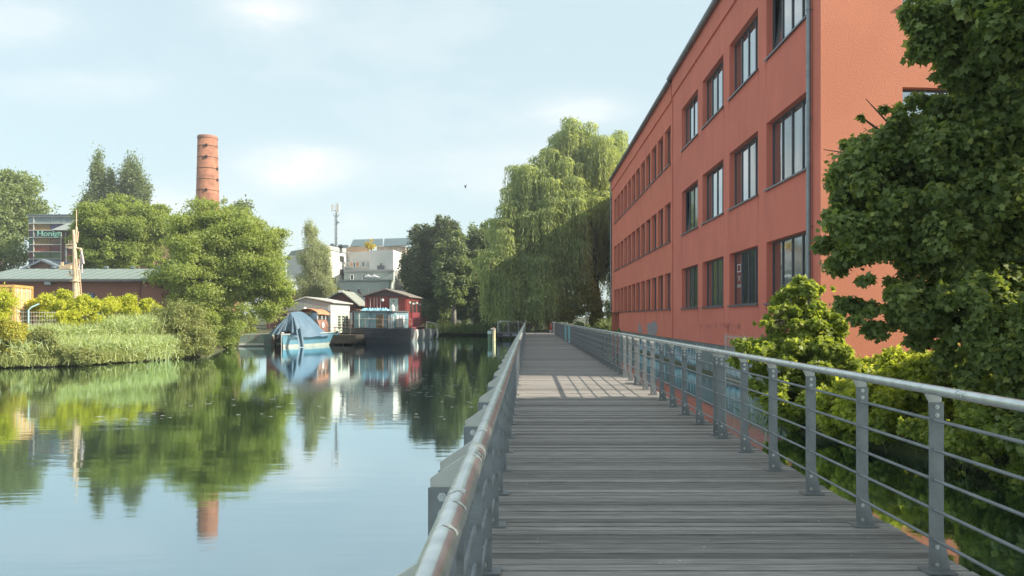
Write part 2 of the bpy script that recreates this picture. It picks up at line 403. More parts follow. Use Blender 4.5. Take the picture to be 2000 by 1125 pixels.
def land(name, line, far, z, label, slope=1.0):
    # line: shoreline points (x, y, zshore-edge height); far: points closing the polygon
    m = MB(); n = len(line); rnd = random.Random(n)
    dense = []
    for i in range(n - 1):
        a, b = Vector(line[i]), Vector(line[i + 1]); k = max(1, int((b - a).length / 1.2))
        for j in range(k): dense.append(a.lerp(b, j / k) + Vector((rnd.uniform(-.2, .2), rnd.uniform(-.2, .2))))
    dense.append(Vector(line[-1])); n = len(dense); rows = []
    for off, zz in ((-.5, -.8), (0, -.02), (.35, .28), (1.2, .28 + (z - .28) * .6), (2.6, z)):
        r = []
        for i, p in enumerate(dense):
            d = (dense[min(i + 1, n - 1)] - dense[max(i - 1, 0)]).normalized(); nn = Vector((-d.y, d.x))
            q = p + nn * off * slope; r.append((q.x, q.y, zz + (rnd.uniform(-.08, .08) if off > 0 else 0)))
        rows.append(r)
    vs = sum(rows, []); fs = []
    for a in range(len(rows) - 1):
        for i in range(n - 1): fs.append((a * n + i, a * n + i + 1, (a + 1) * n + i + 1, (a + 1) * n + i))
    m.add(vs, fs)
    m.add(rows[-1] + [(x, y, z) for x, y in far], [tuple(range(n + len(far)))])
    return tag(m.build(name, M_land), label, kind='structure')
# land lies to the left of the direction of travel along each shoreline
land('ground', [(-600, 10), (-120, 30), (-40, 35), (-26, 38), (-23.4, 39), (-22.2, 41), (-20.2, 45.5), (-19.6, 49), (-21.6, 53), (-22.6, 60), (-24.5, 66), (-24.5, 75), (-23.5, 86), (-20, 100), (-13, 106.5), (-2, 105), (2.4, 100), (2.9, 92), (3.0, 86), (3.8, 84), (9, 83), (60, 83)],
     [(3000, 83), (3000, 4000), (-3000, 4000), (-3000, 10)], 1.0, 'overgrown bank beyond the canal')
land('bank', [(7.5, 23), (5.9, 20.5), (5.6, 18), (5.7, 16), (6.3, 14.2), (7.3, 11.6), (8.6, 9), (10, 5), (11, -5), (11, -60)],
     [(600, -60), (600, 23)], .75, 'shaded bank under the maples beside the footbridge')

# ================================================================ footbridge
DZ = 0.78
bridge = empty('footbridge', (1.2, 0, 0), 'long footbridge with grey weathered boards along the red building', 'footbridge')
rnd = random.Random(4)
m = MB(); y = -2.0
while y < 85.2:
    p = .118 + rnd.uniform(-.004, .004); gp = rnd.choice((.007, .009, .012, .020, .026))
    dz = rnd.uniform(-.003, .002); a, b = -.36 + rnd.uniform(-.012, .012), 2.83 + rnd.uniform(-.015, .015)
    m.box(a, b, y, y + p - gp, DZ - .04 + dz, DZ + dz); y += p
m.build('deck', M_deck, bridge)
m = MB(); y = 85.25
while y < 88.3:
    m.box(-3.35 + rnd.uniform(-.02, .02), 2.83, y, y + .137, DZ - .04, DZ + rnd.uniform(-.002, .002)); y += .145
m.build('deck', M_deck, bridge)
m = MB()
for x in (-.30, 1.2, 2.72): m.box(x - .05, x + .05, -2, 85.2, DZ - .34, DZ - .042)
m.box(-3.3, 2.8, 85.22, 85.34, DZ - .50, DZ - .042); m.box(-3.3, -3.18, 85.36, 88.2, DZ - .5, DZ - .042); m.box(-3.3, 2.8, 88.22, 88.34, DZ - .5, DZ - .042)
m.build('beam', mat('beam_paint', (.055, .05, .065), (.03, .03, .035), scale=2, rough=.6), bridge)
for yy in list(range(3, 85, 8)) + [87]:
    for xx in ((-.28, 2.70) if yy < 85 else (-3.0, 2.6)):
        mm = MB(); mm.cyl((xx, yy, -1.5), (xx, yy, DZ - .36), .11, n=12); mm.build('pile', M_under, bridge)
text_obj('painted_mark', 'GO  BBA', .34, mat('chalk_white', (.5, .5, .56), rough=.8), bridge, (-1.75, 85.21, .50), (math.radians(90), 0, 0), sx=1.35)

RZ = 1.166
def make_post(side, parent, y, bolts, paint=None):
    X = 2.60 if side > 0 else -0.272
    o = MB(); o.box(X - .045, X + .045, y - .007, y + .007, DZ + .012, DZ + 1.077)
    post = o.build('post', paint or M_steel, parent)
    b = MB(); kx = .8 if side > 0 else 1.15; pl = [(-.038, .98), (.038, .98), (.040, 1.105), (-.060 * kx, 1.178), (-.098 * kx, 1.150), (-.040, 1.078)]
    b.prism([(X + side * px, y + .008, DZ + pz) for px, pz in pl], (0, .012, 0)); b.build('bracket', M_galv, post)
    g_ = MB(); g_.prism([(X + side * .046, y + .010, DZ + .012), (X + side * .095, y + .010, DZ + .012), (X + side * .088, y + .010, DZ + .06), (X + side * .046, y + .010, DZ + .27)], (0, .010, 0))
    g_.box(X - .085, X + .10, y - .075, y + .075, DZ + .001, DZ + .011); g_.build('foot', M_steel, post)
    if bolts:
        for hz in (1.05, .997, .16, .045):
            bb = MB(); bb.cyl((X, y - .0075, DZ + hz), (X, y - .0135, DZ + hz), .0155, n=6); bb.cyl((X, y - .0135, DZ + hz), (X, y - .020, DZ + hz), .009, .007, n=10); bb.build('bolt', M_bolt, post)
    return post
POSTY = []
s0 = 2.82 - 8.16
while s0 < 85:
    for k in range(8):
        yy = s0 + k * 1.125
        if 1.2 < yy < 84.6: POSTY.append(yy)
    s0 += 8.16
POSTY = sorted(POSTY)
def make_railing(side, label):
    X = 2.60 if side > 0 else -0.272; XR = X - side * (.068 if side > 0 else .100)
    root = empty('railing', (X, 0, DZ), label, 'railing', 'railings of the footbridge')
    first = {}
    for i, yy in enumerate(POSTY):
        near = yy < 21
        key = (near, (side > 0 and 48.5 < yy < 55.5 and abs(yy - 52.6) > 1.2))
        if key not in first:
            first[key] = (make_post(side, root, yy, near, M_blue if key[1] else None), yy)
        else:
            src, y0 = first[key]; copy_tree(src, root, (0, yy - y0, 0))
    m = MB(); m.tube([(XR, -2, DZ + RZ)] + [(XR, v, DZ + RZ) for v in np.arange(0, 85.3, 4.0)] + [(XR, 85.0, DZ + RZ)], .0315, 20)
    h = m.build('handrail', M_rail, root, smooth=True)
    for v in (2.65 + 8.16 * k for k in range(0, 10)):      # slip joints between the lengths of tube
        mm = MB(); mm.tube([(XR, v - .03, DZ + RZ), (XR, v + .03, DZ + RZ)], .0328, 20); mm.build('sleeve', M_galv, h, smooth=True)
    r2 = random.Random(5 + side)
    for v in ([1.62, 1.83, 1.95, 2.45, 2.5, 3.0, 3.8, 4.6, 6.1, 7.5] if side < 0 else [4.6, 4.66, 6.7, 7.6, 9.1, 12.5, 14.0]):   # rests of stickers wrapped on the tube
        a0 = r2.uniform(.2, 1.0) if side < 0 else r2.uniform(1.4, 2.2); wd = r2.uniform(.02, .045); sp = r2.uniform(.9, 1.9)
        mm = MB()
        mm.grid(lambda u, q: (XR + .0323 * math.cos(a0 + sp * u), v + wd * (q - .5) * (1 + .5 * math.sin(9 * u + v)) * (.8 + .4 * math.sin(5 * u)), DZ + RZ + .0323 * math.sin(a0 + sp * u)), 10, 3)
        mm.build('sticker', M_sticker, h)
    for bz in (.205, .395, .585, .775, .965):
        m = MB(); m.tube([(X - side * .012, -2, DZ + bz), (X - side * .012, 84.8, DZ + bz)], .0115, 8); m.build('bar', M_steel, root, smooth=True)
    return root
railR = make_railing(1, 'steel railing on the building side, its posts bolted to the right deck edge')
railL = make_railing(-1, 'steel railing on the open water side, its handrail covered with sticker remains')
M_scratch = mat('scratched_marks', (.27, .29, .31), rough=.6)
text_obj('scratched_mark', 'OOS', .085, M_scratch, railR, (2.602, POSTY[9] - .0085 if False else 9.552, DZ + .80), (math.radians(90), math.radians(90), 0), .0005)
text_obj('scratched_mark', 'KEL ENA', .055, M_scratch, railL, (-.272, 3.937, DZ + .62), (math.radians(90), math.radians(90), 0), .0005)
# far end railing round the viewing platform
rf = empty('railing', (0, 88, DZ), 'far railing closing the platform at the end of the footbridge', 'railing', 'railings of the footbridge')
path = [(-3.25, 85.5), (-3.25, 88.2), (4.2, 88.2)]
m = MB(); m.tube([(-3.25, 85.35, DZ + .05), (-3.25, 85.35, DZ + .95), (-3.22, 85.37, DZ + 1.1), (-3.1, 85.37, DZ + 1.18), (-2.9, 85.36, DZ + 1.19), (-.3, 85.36, DZ + 1.19)], .033, 8)
m.tube([(-3.25, 85.5, DZ + 1.17), (-3.25, 88.2, DZ + 1.17), (4.2, 88.2, DZ + 1.17)], .033, 8); m.build('handrail', M_rail, rf, smooth=True)
for bz in (.205, .395, .585, .775, .965):
    m = MB(); m.tube([(-.3, 85.36, DZ + bz), (-3.25, 85.36, DZ + bz), (-3.25, 88.2, DZ + bz), (4.2, 88.2, DZ + bz)], .0095, 6); m.build('bar', M_steel, rf)
for (px, py) in [(-3.2, 85.36), (-2.1, 85.36), (-1.0, 85.36), (-3.25, 86.8), (-3.2, 88.2), (-2.1, 88.2), (-1, 88.2), (.1, 88.2), (1.2, 88.2), (2.3, 88.2), (3.4, 88.2)]:
    m = MB(); m.box(px - .045, px + .045, py - .02, py - .006, DZ, DZ + 1.16); m.build('post', M_steel, rf)
# bench on the platform
bench = empty('bench', (-.3, 87.6, DZ), 'long red-brown slatted bench on the platform at the far end of the footbridge', 'bench')
M_bench = mat('bench_wood', (.16, .055, .05), (.12, .07, .07), scale=5, rough=.6)
m = MB()
for k in range(4): m.box(-2.3, 1.15, 87.35 + k * .11, 87.44 + k * .11, DZ + .42, DZ + .46)
m.build('seat', M_bench, bench)
m = MB()
for k in range(4): m.box(-2.3, 1.15, 87.86 + k * .02, 87.89 + k * .02, DZ + .52 + k * .12, DZ + .62 + k * .12)
m.build('backrest', M_bench, bench)
for xx in (-2.0, -.6, .8):
    m = MB(); m.box(xx - .03, xx + .03, 87.36, 87.42, DZ, DZ + .42); m.box(xx - .03, xx + .03, 87.8, 87.86, DZ, DZ + .95); m.box(xx - .028, xx + .028, 87.42, 87.8, DZ + .36, DZ + .415); m.build('leg', M_under, bench)
# red rescue box
sg = empty('rescue_box', (2.5, 85.0, DZ), 'slim red rescue equipment box with white signs by the end of the right railing', 'rescue box')
M_red = mat('signal_red', (.50, .03, .03), rough=.5)
m = MB(); m.box(2.28, 2.68, 84.82, 85.0, DZ + .26, DZ + .98); m.build('box', M_red, sg, bevel=.01)
m = MB(); m.box(2.29, 2.67, 84.83, 84.99, DZ + .003, DZ + .257); m.build('lower_panel', M_white, sg)
for (cx, cz) in ((2.44, .82), (2.56, .60)):
    m = MB(); m.tube([(cx + .09 * math.cos(a * math.pi / 8), 84.815, DZ + cz + .09 * math.sin(a * math.pi / 8)) for a in range(17)], .018, 6, cap=False); m.build('ring_symbol', M_white, sg)
m = MB(); m.box(2.33, 2.39, 84.815, 84.829, DZ + .06, DZ + .2)
m.tube([(2.53 + .05 * math.cos(a * math.pi / 8), 84.82, DZ + .13 + .06 * math.sin(a * math.pi / 8)) for a in range(17)], .016, 6, cap=False); m.build('symbol', M_frame, sg)

# mooring piles in the water
M_pgreen = mat('algae_green_pile', (.16, .25, .15), (.12, .19, .11), scale=3, rough=.8)
M_pcream = mat('cream_pile', (.72, .66, .40), (.62, .56, .34), scale=3, rough=.8)
c = at(956.5, 668, 74); c2 = at(964.8, 664, 77.5)
pz = empty('mooring_pile', (c.x, 74, 0), 'green mooring pile with a pale cap, left of the cream one beside the platform', 'mooring pile', 'mooring piles by the platform')
m = MB(); m.cyl((c.x, 74, -1.4), (c.x, 74, .84), .185, n=18); m.build('shaft', M_pgreen, pz, smooth=False)
m = MB(); m.cyl((c.x, 74, .84), (c.x, 74, 1.14), .215, .20, n=18); m.build('cap', mat('pale_aqua_cap', (.55, .68, .66), rough=.6), pz)
pz = empty('mooring_pile', (c2.x, 77.5, 0), 'cream yellow mooring pile with a white cap and small light by the platform', 'mooring pile', 'mooring piles by the platform')
m = MB(); m.cyl((c2.x, 77.5, -1.4), (c2.x, 77.5, 1.22), .155, n=18); m.build('shaft', M_pcream, pz)
m = MB(); m.box(c2.x - .32, c2.x + .17, 77.3, 77.7, 1.221, 1.30); m.build('cap', M_white, pz)
m = MB(); m.cyl((c2.x - .03, 77.5, 1.301), (c2.x - .03, 77.5, 1.41), .05, n=8); m.build('lamp', mat('pinkish_lamp', (.6, .3, .25)), pz)

# ================================================================ red building
XB, YN, YF, YJ = 7.6, 20.67, 72.1, 41.8
bld = empty('building', (14, 40, 0), 'long three-storey red rendered building standing in the water along the footbridge', 'building')
ZS = [(2.84, 4.78), (6.45, 8.57), (10.59, 12.65)]
ZT = 14.85
def wall_face(m, ys, zs, opening, X, d):
    ys = sorted(set(ys)); zs = sorted(set(zs))
    for i in range(len(ys) - 1):
        for j in range(len(zs) - 1):
            cy, cz = (ys[i] + ys[i + 1]) / 2, (zs[j] + zs[j + 1]) / 2
            if opening(cy, cz): continue
            m.add([(X, ys[i], zs[j]), (X, ys[i + 1], zs[j]), (X, ys[i + 1], zs[j + 1]), (X, ys[i], zs[j + 1])], [(3, 2, 1, 0)])
def reveal(m, y0, y1, z0, z1, X, d):
    a = [(X, y0, z0), (X, y1, z0), (X, y1, z1), (X, y0, z1)]; b = [(X + d, q[1], q[2]) for q in a]
    m.add(a + b, [(0, 1, 5, 4), (1, 2, 6, 5), (2, 3, 7, 6), (3, 0, 4, 7)])
winN = [(21.66 + 4.65 * i, 21.66 + 4.65 * i + 3.72) for i in range(4)]
winF = [(42.39 + 2.35 * i, 42.39 + 2.35 * i + 1.88) for i in range(12)]
winF = [(a, b) for a, b in winF if b < 71.9]
ops = []
m = MB()
for a, b in winN:
    for z0, z1 in ZS: ops.append((a, b, z0, z1))
nz_ = len(ops)
for a, b in winF:
    for z0, z1 in ZS: ops.append((a, b, z0, z1))
ys = [YN, YJ - .12, YJ + .12, YF, 66.4] + [v for o_ in ops for v in o_[:2]]; zs = [1.296, ZT] + [v for o_ in ops for v in o_[2:]]
def isop(y, z):
    return any(a < y < b and c0 < z < d0 for a, b, c0, d0 in ops) or abs(y - YJ) < .12 or (y > 66.4 and z < 2.84 - .02)
zs2 = zs + [2.82]
wall_face(m, [q for q in ys if q <= YJ], zs2, isop, XB, 0); wN = m
for a, b, c0, d0 in ops[:nz_]: reveal(m, a, b, c0, d0, XB, .26)
m.add([(XB, YJ - .12, 1.296), (XB + .16, YJ - .12, 1.296), (XB + .16, YJ - .12, ZT), (XB, YJ - .12, ZT)], [(0, 1, 2, 3)])
m.build('wall', M_render, bld)
m = MB(); wall_face(m, [q for q in ys if q >= YJ], zs2, isop, XB, 0)
for a, b, c0, d0 in ops[nz_:]: reveal(m, a, b, c0, d0, XB, .30)
m.add([(XB, YJ + .12, 1.296), (XB + .16, YJ + .12, 1.296), (XB + .16, YJ + .12, ZT), (XB, YJ + .12, ZT)], [(3, 2, 1, 0)])
m.add([(XB, 66.4, 2.82), (XB, YF, 2.82), (XB + 1.5, YF, 2.82), (XB + 1.5, 66.4, 2.82)], [(0, 1, 2, 3)])
m.add([(XB, 66.4, 1.296), (XB + 1.5, 66.4, 1.296), (XB + 1.5, 66.4, 2.82), (XB, 66.4, 2.82)], [(0, 1, 2, 3)])
m.add([(XB + 1.5, 66.4, 0), (XB + 1.5, YF, 0), (XB + 1.5, YF, 2.82), (XB + 1.5, 66.4, 2.82)], [(3, 2, 1, 0)])
m.build('wall', M_render2, bld)
m = MB(); m.box(XB + .10, XB + .14, YJ - .118, YJ + .118, 1.3, ZT); m.build('expansion_joint', M_groove, bld)
# end wall towards the viewer, with openings
XE = 22.0
eops = [(XB + 2.2, XB + 5.6, 6.35, 8.42), (XB + 2.2, XB + 5.6, 10.55, 12.6), (XB + 7.2, XB + 10.6, 6.35, 8.42), (XB + 7.2, XB + 10.6, 10.55, 12.6), (XB + 7.2, XB + 10.6, 2.74, 4.7)]
m = MB(); xs = sorted(set([XB, XE] + [v for o_ in eops for v in o_[:2]])); zz = sorted(set([0.2, ZT] + [v for o_ in eops for v in o_[2:]]))
for i in range(len(xs) - 1):
    for j in range(len(zz) - 1):
        cx, cz = (xs[i] + xs[i + 1]) / 2, (zz[j] + zz[j + 1]) / 2
        if any(a < cx < b and c0 < cz < d0 for a, b, c0, d0 in eops): continue
        m.add([(xs[i], YN, zz[j]), (xs[i + 1], YN, zz[j]), (xs[i + 1], YN, zz[j + 1]), (xs[i], YN, zz[j + 1])], [(0, 1, 2, 3)])
for a, b, c0, d0 in eops:
    A = [(a, YN, c0), (b, YN, c0), (b, YN, d0), (a, YN, d0)]; B = [(q[0], YN + .26, q[2]) for q in A]
    m.add(A + B, [(0, 4, 5, 1), (1, 5, 6, 2), (2, 6, 7, 3), (3, 7, 4, 0)])
m.add([(XB, YN, ZT), (XE, YN, ZT), ((XB + XE) / 2, YN, ZT + 2.4)], [(0, 1, 2)])
m.build('end_wall', mat('red_render_end', (.68, .265, .170), (.63, .24, .152), scale=.5, rough=.95, bump=.010, bscale=42, spec=.2), bld)
m = MB(); m.add([(XB, YF, 0), (XE, YF, 0), (XE, YF, ZT), (XB, YF, ZT)], [(0, 1, 2, 3)]); m.add([(XB, YF, ZT), (XE, YF, ZT), ((XB + XE) / 2, YF, ZT + 2.4)], [(0, 1, 2)])
m.add([(XE, YN, 0), (XE, YF, 0), (XE, YF, ZT), (XE, YN, ZT)], [(0, 1, 2, 3)]); m.build('rear_wall', M_render2, bld)
SHEAR = 0.075
def shear(o):
    org = ORG[o.name]
    for v in o.data.vertices: v.co.y += SHEAR * (v.co.x + org.x - XB)
    for c_ in o.children: shear(c_)
shear(bpy.data.objects['end_wall'])
# dark interior core behind the openings
m = MB(); m.box(XB + .62, XE - .3, YN + 1.7, YF - .4, 1.3, ZT - .1); m.build('interior', mat('dark_interior', (.03, .03, .03), rough=.9), bld)
m = MB(); m.box(XB + .04, XE - .05, YN + 1.2, 66.3, -1.5, 1.294); m.box(XB + .04, XB + 1.5, YN + .14, YN + 1.199, -1.5, 1.294); m.build('plinth', M_plinth, bld)
m = MB(); m.box(XB - .03, XB + .035, YN + .1, 66.2, -.3, .13); m.build('algae_band', M_mud, bld)
# roof, fascia and gutters
m = MB(); hx = (XB + XE) / 2
for (a, b, dz) in ((YN - .12, YJ - .02, .06), (YJ + .02, YF + .15, -.05)):
    m.prism([(XB - .22, a, ZT + dz), (hx, a, ZT + 2.5 + dz), (XE + .2, a, ZT + dz), (XE + .2, a, ZT + dz + .12), (hx, a, ZT + 2.65 + dz), (XB - .22, a, ZT + dz + .12)], (0, b - a, 0))
m.build('roof', M_roof, bld)
m = MB(); m.box(XB - .07, XB - .002, YN - .01, YJ - .14, 13.93, ZT + .04); m.build('fascia', M_render, bld)
m = MB(); m.box(XB - .07, XB - .002, YJ + .14, YF + .01, 13.80, ZT - .07); m.build('fascia', M_render2, bld)
def gutter(y0, y1, z, X):
    m = MB(); r = .11
    def fn(u, v): a = math.pi + math.pi * v; return (X + r * math.cos(a), y0 + (y1 - y0) * u, z + r * math.sin(a))
    m.grid(fn, 1, 10)
    def fn2(u, v): a = math.pi + math.pi * v; return (X + (r - .012) * math.cos(a), y0 + (y1 - y0) * u, z + (r - .012) * math.sin(a))
    m.grid(fn2, 1, 10); m.cyl((X - r, y0, z), (X - r, y1, z), .015, n=6)
    for yy in (y0 + .002, y1 - .002): m.add([(X + r * math.cos(math.pi + math.pi * k / 10), yy, z + r * math.sin(math.pi + math.pi * k / 10)) for k in range(11)], [tuple(range(11))])
    yb = y0 + .6
    while yb < y1: m.box(X - r - .012, X + r + .01, yb, yb + .03, z - r - .008, z - r + .0); yb += .9
    return m.build('gutter', M_zinc, bld)
gutter(YN - .1, YJ - .05, ZT + .02, XB - .22); gutter(YJ + .05, YF + .1, ZT - .10, XB - .22)
def pipe(X, Y, z0, z1, r=.062):
    m = MB(); m.cyl((X, Y, z0), (X, Y, z1), r, n=14)
    z = z0 + 1
    while z < z1: m.cyl((X, Y, z), (X, Y, z + .05), r + .012, n=14); m.box(X, XB, Y - .012, Y + .012, z + .01, z + .035); z += 2.9
    return m.build('downpipe', M_zinc, bld, smooth=False)
pipe(XB - .10, 21.28, .9, 14.76); pipe(XB - .10, YF - .05, 2.9, 14.7)
m = MB(); m.tube([(XB - .10, 21.28, 14.76), (XB - .22, 21.28, 14.8)], .062, 10); m.build('downpipe', M_zinc, bld)
# windows
def window(axis, a, b, z0, z1, nl, tilt=None, sign=False):
    P = XB + .20 if axis == 'x' else YN + .20      # outer frame plane
    def pt(m, p0, p1, q0, q1, z0_, z1_):         # p along wall, q depth
        if axis == 'x': m.box(q0, q1, p0, p1, z0_, z1_)
        else: m.box(p0, p1, q0, q1, z0_, z1_)
    f = MB(); t = .055
    pt(f, a + .001, a + t, P, P + .07, z0 + .001, z1 - .001); pt(f, b - t, b - .001, P, P + .07, z0 + .001, z1 - .001)
    pt(f, a + t, b - t, P, P + .07, z0 + .001, z0 + t); pt(f, a + t, b - t, P, P + .07, z1 - t, z1 - .001)
    W = (b - a - 2 * t) / nl
    for k in range(1, nl): pt(f, a + t + k * W - .035, a + t + k * W + .035, P - .004, P + .066, z0 + t, z1 - t)
    win = f.build('window', M_frame, bld)
    for k in range(nl):
        g_ = MB(); p0, p1 = a + t + k * W + .037, a + t + (k + 1) * W - .037
        if k == 0: p0 -= .036
        if k == nl - 1: p1 += .036
        if tilt is not None and k == tilt:
            # bottom-hung casement tipped inwards
            s_ = MB(); zz0, zz1 = z0 + t + .01, z1 - t - .01; dx = .20
            def Q(p, z): u = (z - zz0) / (zz1 - zz0); return (P + .03 + dx * u, p, z)
            for (pa, pb, za, zb) in ((p0, p0 + .05, zz0, zz1), (p1 - .05, p1, zz0, zz1), (p0 + .05, p1 - .05, zz0, zz0 + .05), (p0 + .05, p1 - .05, zz1 - .05, zz1)):
                q = [Q(pa, za), Q(pb, za), Q(pb, zb), Q(pa, zb)]; s_.prism(q, (.04, 0, 0))
            s_.build('sash', M_frame, win)
            g_.prism([Q(p0 + .05, zz0 + .05), Q(p1 - .05, zz0 + .05), Q(p1 - .05, zz1 - .05), Q(p0 + .05, zz1 - .05)], (.012, 0, 0))
        else: pt(g_, p0, p1, P + .030, P + .042, z0 + t, z1 - t)
        g_.build('pane', M_glassB if rgl.random() < .3 else M_glass, win)
    s_ = MB()
    if axis == 'x': s_.prism([(XB - .075, a - .07, z0 + .004), (XB - .075, a - .07, z0 - .05), (XB - .066, a - .07, z0 - .05), (XB - .066, a - .07, z0 - .012), (P, a - .07, z0 - .002), (P, a - .07, z0 + .014)], (0, b - a + .14, 0))
    else: s_.prism([(a - .07, YN - .07, z0 + .004), (a - .07, YN - .07, z0 - .05), (a - .07, YN - .06, z0 - .05), (a - .07, YN - .06, z0 - .012), (a - .07, P, z0 - .002), (a - .07, P, z0 + .014)], (b - a + .14, 0, 0))
    s_.build('sill', M_sill, win)
    if sign:
        q = P + .028; c_ = b - t - W * .5
        for (dy, dz0, dz1, wd) in ((0, 1.28, 1.50, .46),):
            n_ = MB(); y0_, y1_, za, zb = c_ - wd / 2, c_ + wd / 2, z0 + dz0 - .05, z0 + dz1 + .02
            for bx in ((y0_, y1_, za, za + .03), (y0_, y1_, zb - .03, zb), (y0_, y0_ + .03, za + .03, zb - .03), (y1_ - .03, y1_, za + .03, zb - .03)): n_.box(q - .003, q - .001, *bx)
            n_.build('notice', M_white, win)
        text_obj('notice', 'TT', .24, M_white, win, (q - .002, c_, z0 + .98), (math.radians(90), 0, math.radians(-90)), .0005, sx=1.2)
        text_obj('notice', 'SUB 28', .15, M_white, win, (q - .002, c_, z0 + .72), (math.radians(90), 0, math.radians(-90)), .0005)
    return win
for i, (a, b) in enumerate(winN):
    for j, (z0, z1) in enumerate(ZS):
        window('x', a, b, z0, z1, 4, tilt={(3, 1): 3, (0, 2): 3}.get((i, j)), sign=(i == 1 and j == 0))
for i, (a, b) in enumerate(winF):
    for j, (z0, z1) in enumerate(ZS): window('x', a, b, z0, z1, 2)
for a, b, c0, d0 in eops: shear(window('y', a, b, c0, d0, 3))
# painted marks on the plinth and low wall
def onwall(x, y, X=XB - .004):
    Y = F * X / (x - VX); return (X, Y, ZC - (y - VY) * Y / F)
M_gr1 = mat('pale_spray', (.52, .60, .60), (.35, .42, .45), scale=5, rough=.9); M_gr2 = mat('violet_spray', (.25, .20, .22), (.34, .30, .30), scale=7, rough=.9); M_gr3 = mat('blue_spray', (.22, .42, .50), rough=.9); M_gr4 = mat('dark_spray', (.10, .09, .10), rough=.9)
m = MB()
for poly in ([(270, 90), (300, 130), (330, 210), (355, 300), (310, 302), (265, 290)], [(440, 120), (460, 115), (480, 95), (500, 140), (515, 150), (520, 90), (545, 100), (575, 60), (600, 80), (635, 150), (640, 230), (610, 350), (500, 345), (440, 330)]):
    m.add([onwall(1220 + a / 10, 620 + b / 10) for a, b in poly], [tuple(range(len(poly)))])
m.build('wall_painting', M_gr2, bld)
def strokes(m, pts, wd, X):
    for (a, b) in zip(pts[:-1], pts[1:]):
        d = Vector((b[0] - a[0], b[1] - a[1])); L = d.length or 1; n = Vector((-d.y, d.x)) / L * wd / 2; e = d / L * wd * .3
        q = [(a[0] - e.x + n.x, a[1] - e.y + n.y), (b[0] + e.x + n.x, b[1] + e.y + n.y), (b[0] + e.x - n.x, b[1] + e.y - n.y), (a[0] - e.x - n.x, a[1] - e.y - n.y)]
        m.add([(X, p[0], p[1]) for p in q], [(0, 1, 2, 3)])
rg = random.Random(12); ma, mb_, mc = MB(), MB(), MB(); xw = XB + .036; kk = 0
for (ya, yb) in ((27.0, 30.8), (35.8, 40.9), (44.2, 49.5), (50.3, 55.5)):
    yy = ya
    while yy < yb:
        w_ = rg.uniform(.5, .9); n = rg.randint(5, 7); base, topz = .18 + rg.uniform(0, .08), 1.05 + rg.uniform(-.1, .12)
        loop = [(yy, base), (yy + w_ * .05, topz), (yy + w_ * .4, topz + .05), (yy + w_ * .45, (base + topz) / 2 + rg.uniform(-.1, .1)), (yy + w_ * .8, topz - rg.uniform(0, .3)), (yy + w_, base + rg.uniform(0, .2)), (yy + w_ * .6, base + .05), (yy, base)]
        kk += .0004
        ma.add([(xw - .002 - kk, p[0], p[1]) for p in loop[:-1]], [tuple(range(len(loop) - 1))])
        strokes(mb_, loop, .05, xw - .012 - kk); strokes(mc, [(p[0] + .09, p[1] - .03) for p in loop[1:6]], .03, xw - .022 - kk)
        yy += w_ * 1.05
ma.build('graffiti', M_gr1, bld); mb_.build('graffiti', M_gr3, bld); mc.build('graffiti', M_gr4, bld)
m = MB(); rg = random.Random(3)
for k in range(46):
    x = 1366 + 80 * rg.random(); y0 = 632 + rg.uniform(-3, 3) + (x - 1366) * .02; a = onwall(x, y0); b = onwall(x + rg.uniform(-1, 1), y0 + rg.uniform(3, 13))
    strokes(m, [(a[1], a[2]), (b[1], b[2])], rg.uniform(.012, .03), XB - .004 - k * .0001)
m.build('faded_writing', mat('faded_dark_paint', (.27, .10, .07), rough=.95), bld)
m = MB(); rst = random.Random(77); kz = 0
for a, b in winN + winF[:7]:
    for z0, z1 in ZS:
        for e_ in (a - .05, b + .05):
            for q in range(rst.randint(1, 3)):
                yy = e_ + rst.uniform(-.06, .06); kz += 1
                L_ = rst.uniform(.3, 1.3); w_ = rst.uniform(.012, .03)
                m.add([(XB - .0022, yy - w_, z0 - .06), (XB - .0022, yy + w_, z0 - .06), (XB - .0022, yy + w_ * .3, z0 - .06 - L_), (XB - .0022, yy - w_ * .2, z0 - .06 - L_)], [(0, 1, 2, 3)])
m.build('rain_stain', mat('stained_render', (.48, .125, .088), rough=.95), bld)['kind'] = 'stuff'
# unseen wing beyond the far end, added to cast shade on the willow
m = MB(); m.box(10.4, 22.5, 79, 99, 0, 16.6); m.prism([(10.1, 78.8, 16.6), (22.8, 78.8, 16.6), (16.4, 78.8, 19.0)], (0, 20.4, 0)); m.build('unseen_wing', M_render2, bld)

# ================================================================ far bank buildings
def pbox(m, x0, x1, y0, y1, Y, depth):            # a box whose front face spans the given picture rectangle at distance Y
    a, b = at(x0, y1, Y), at(x1, y0, Y); m.box(a.x, b.x, Y, Y + depth, a.z, b.z); return a, b
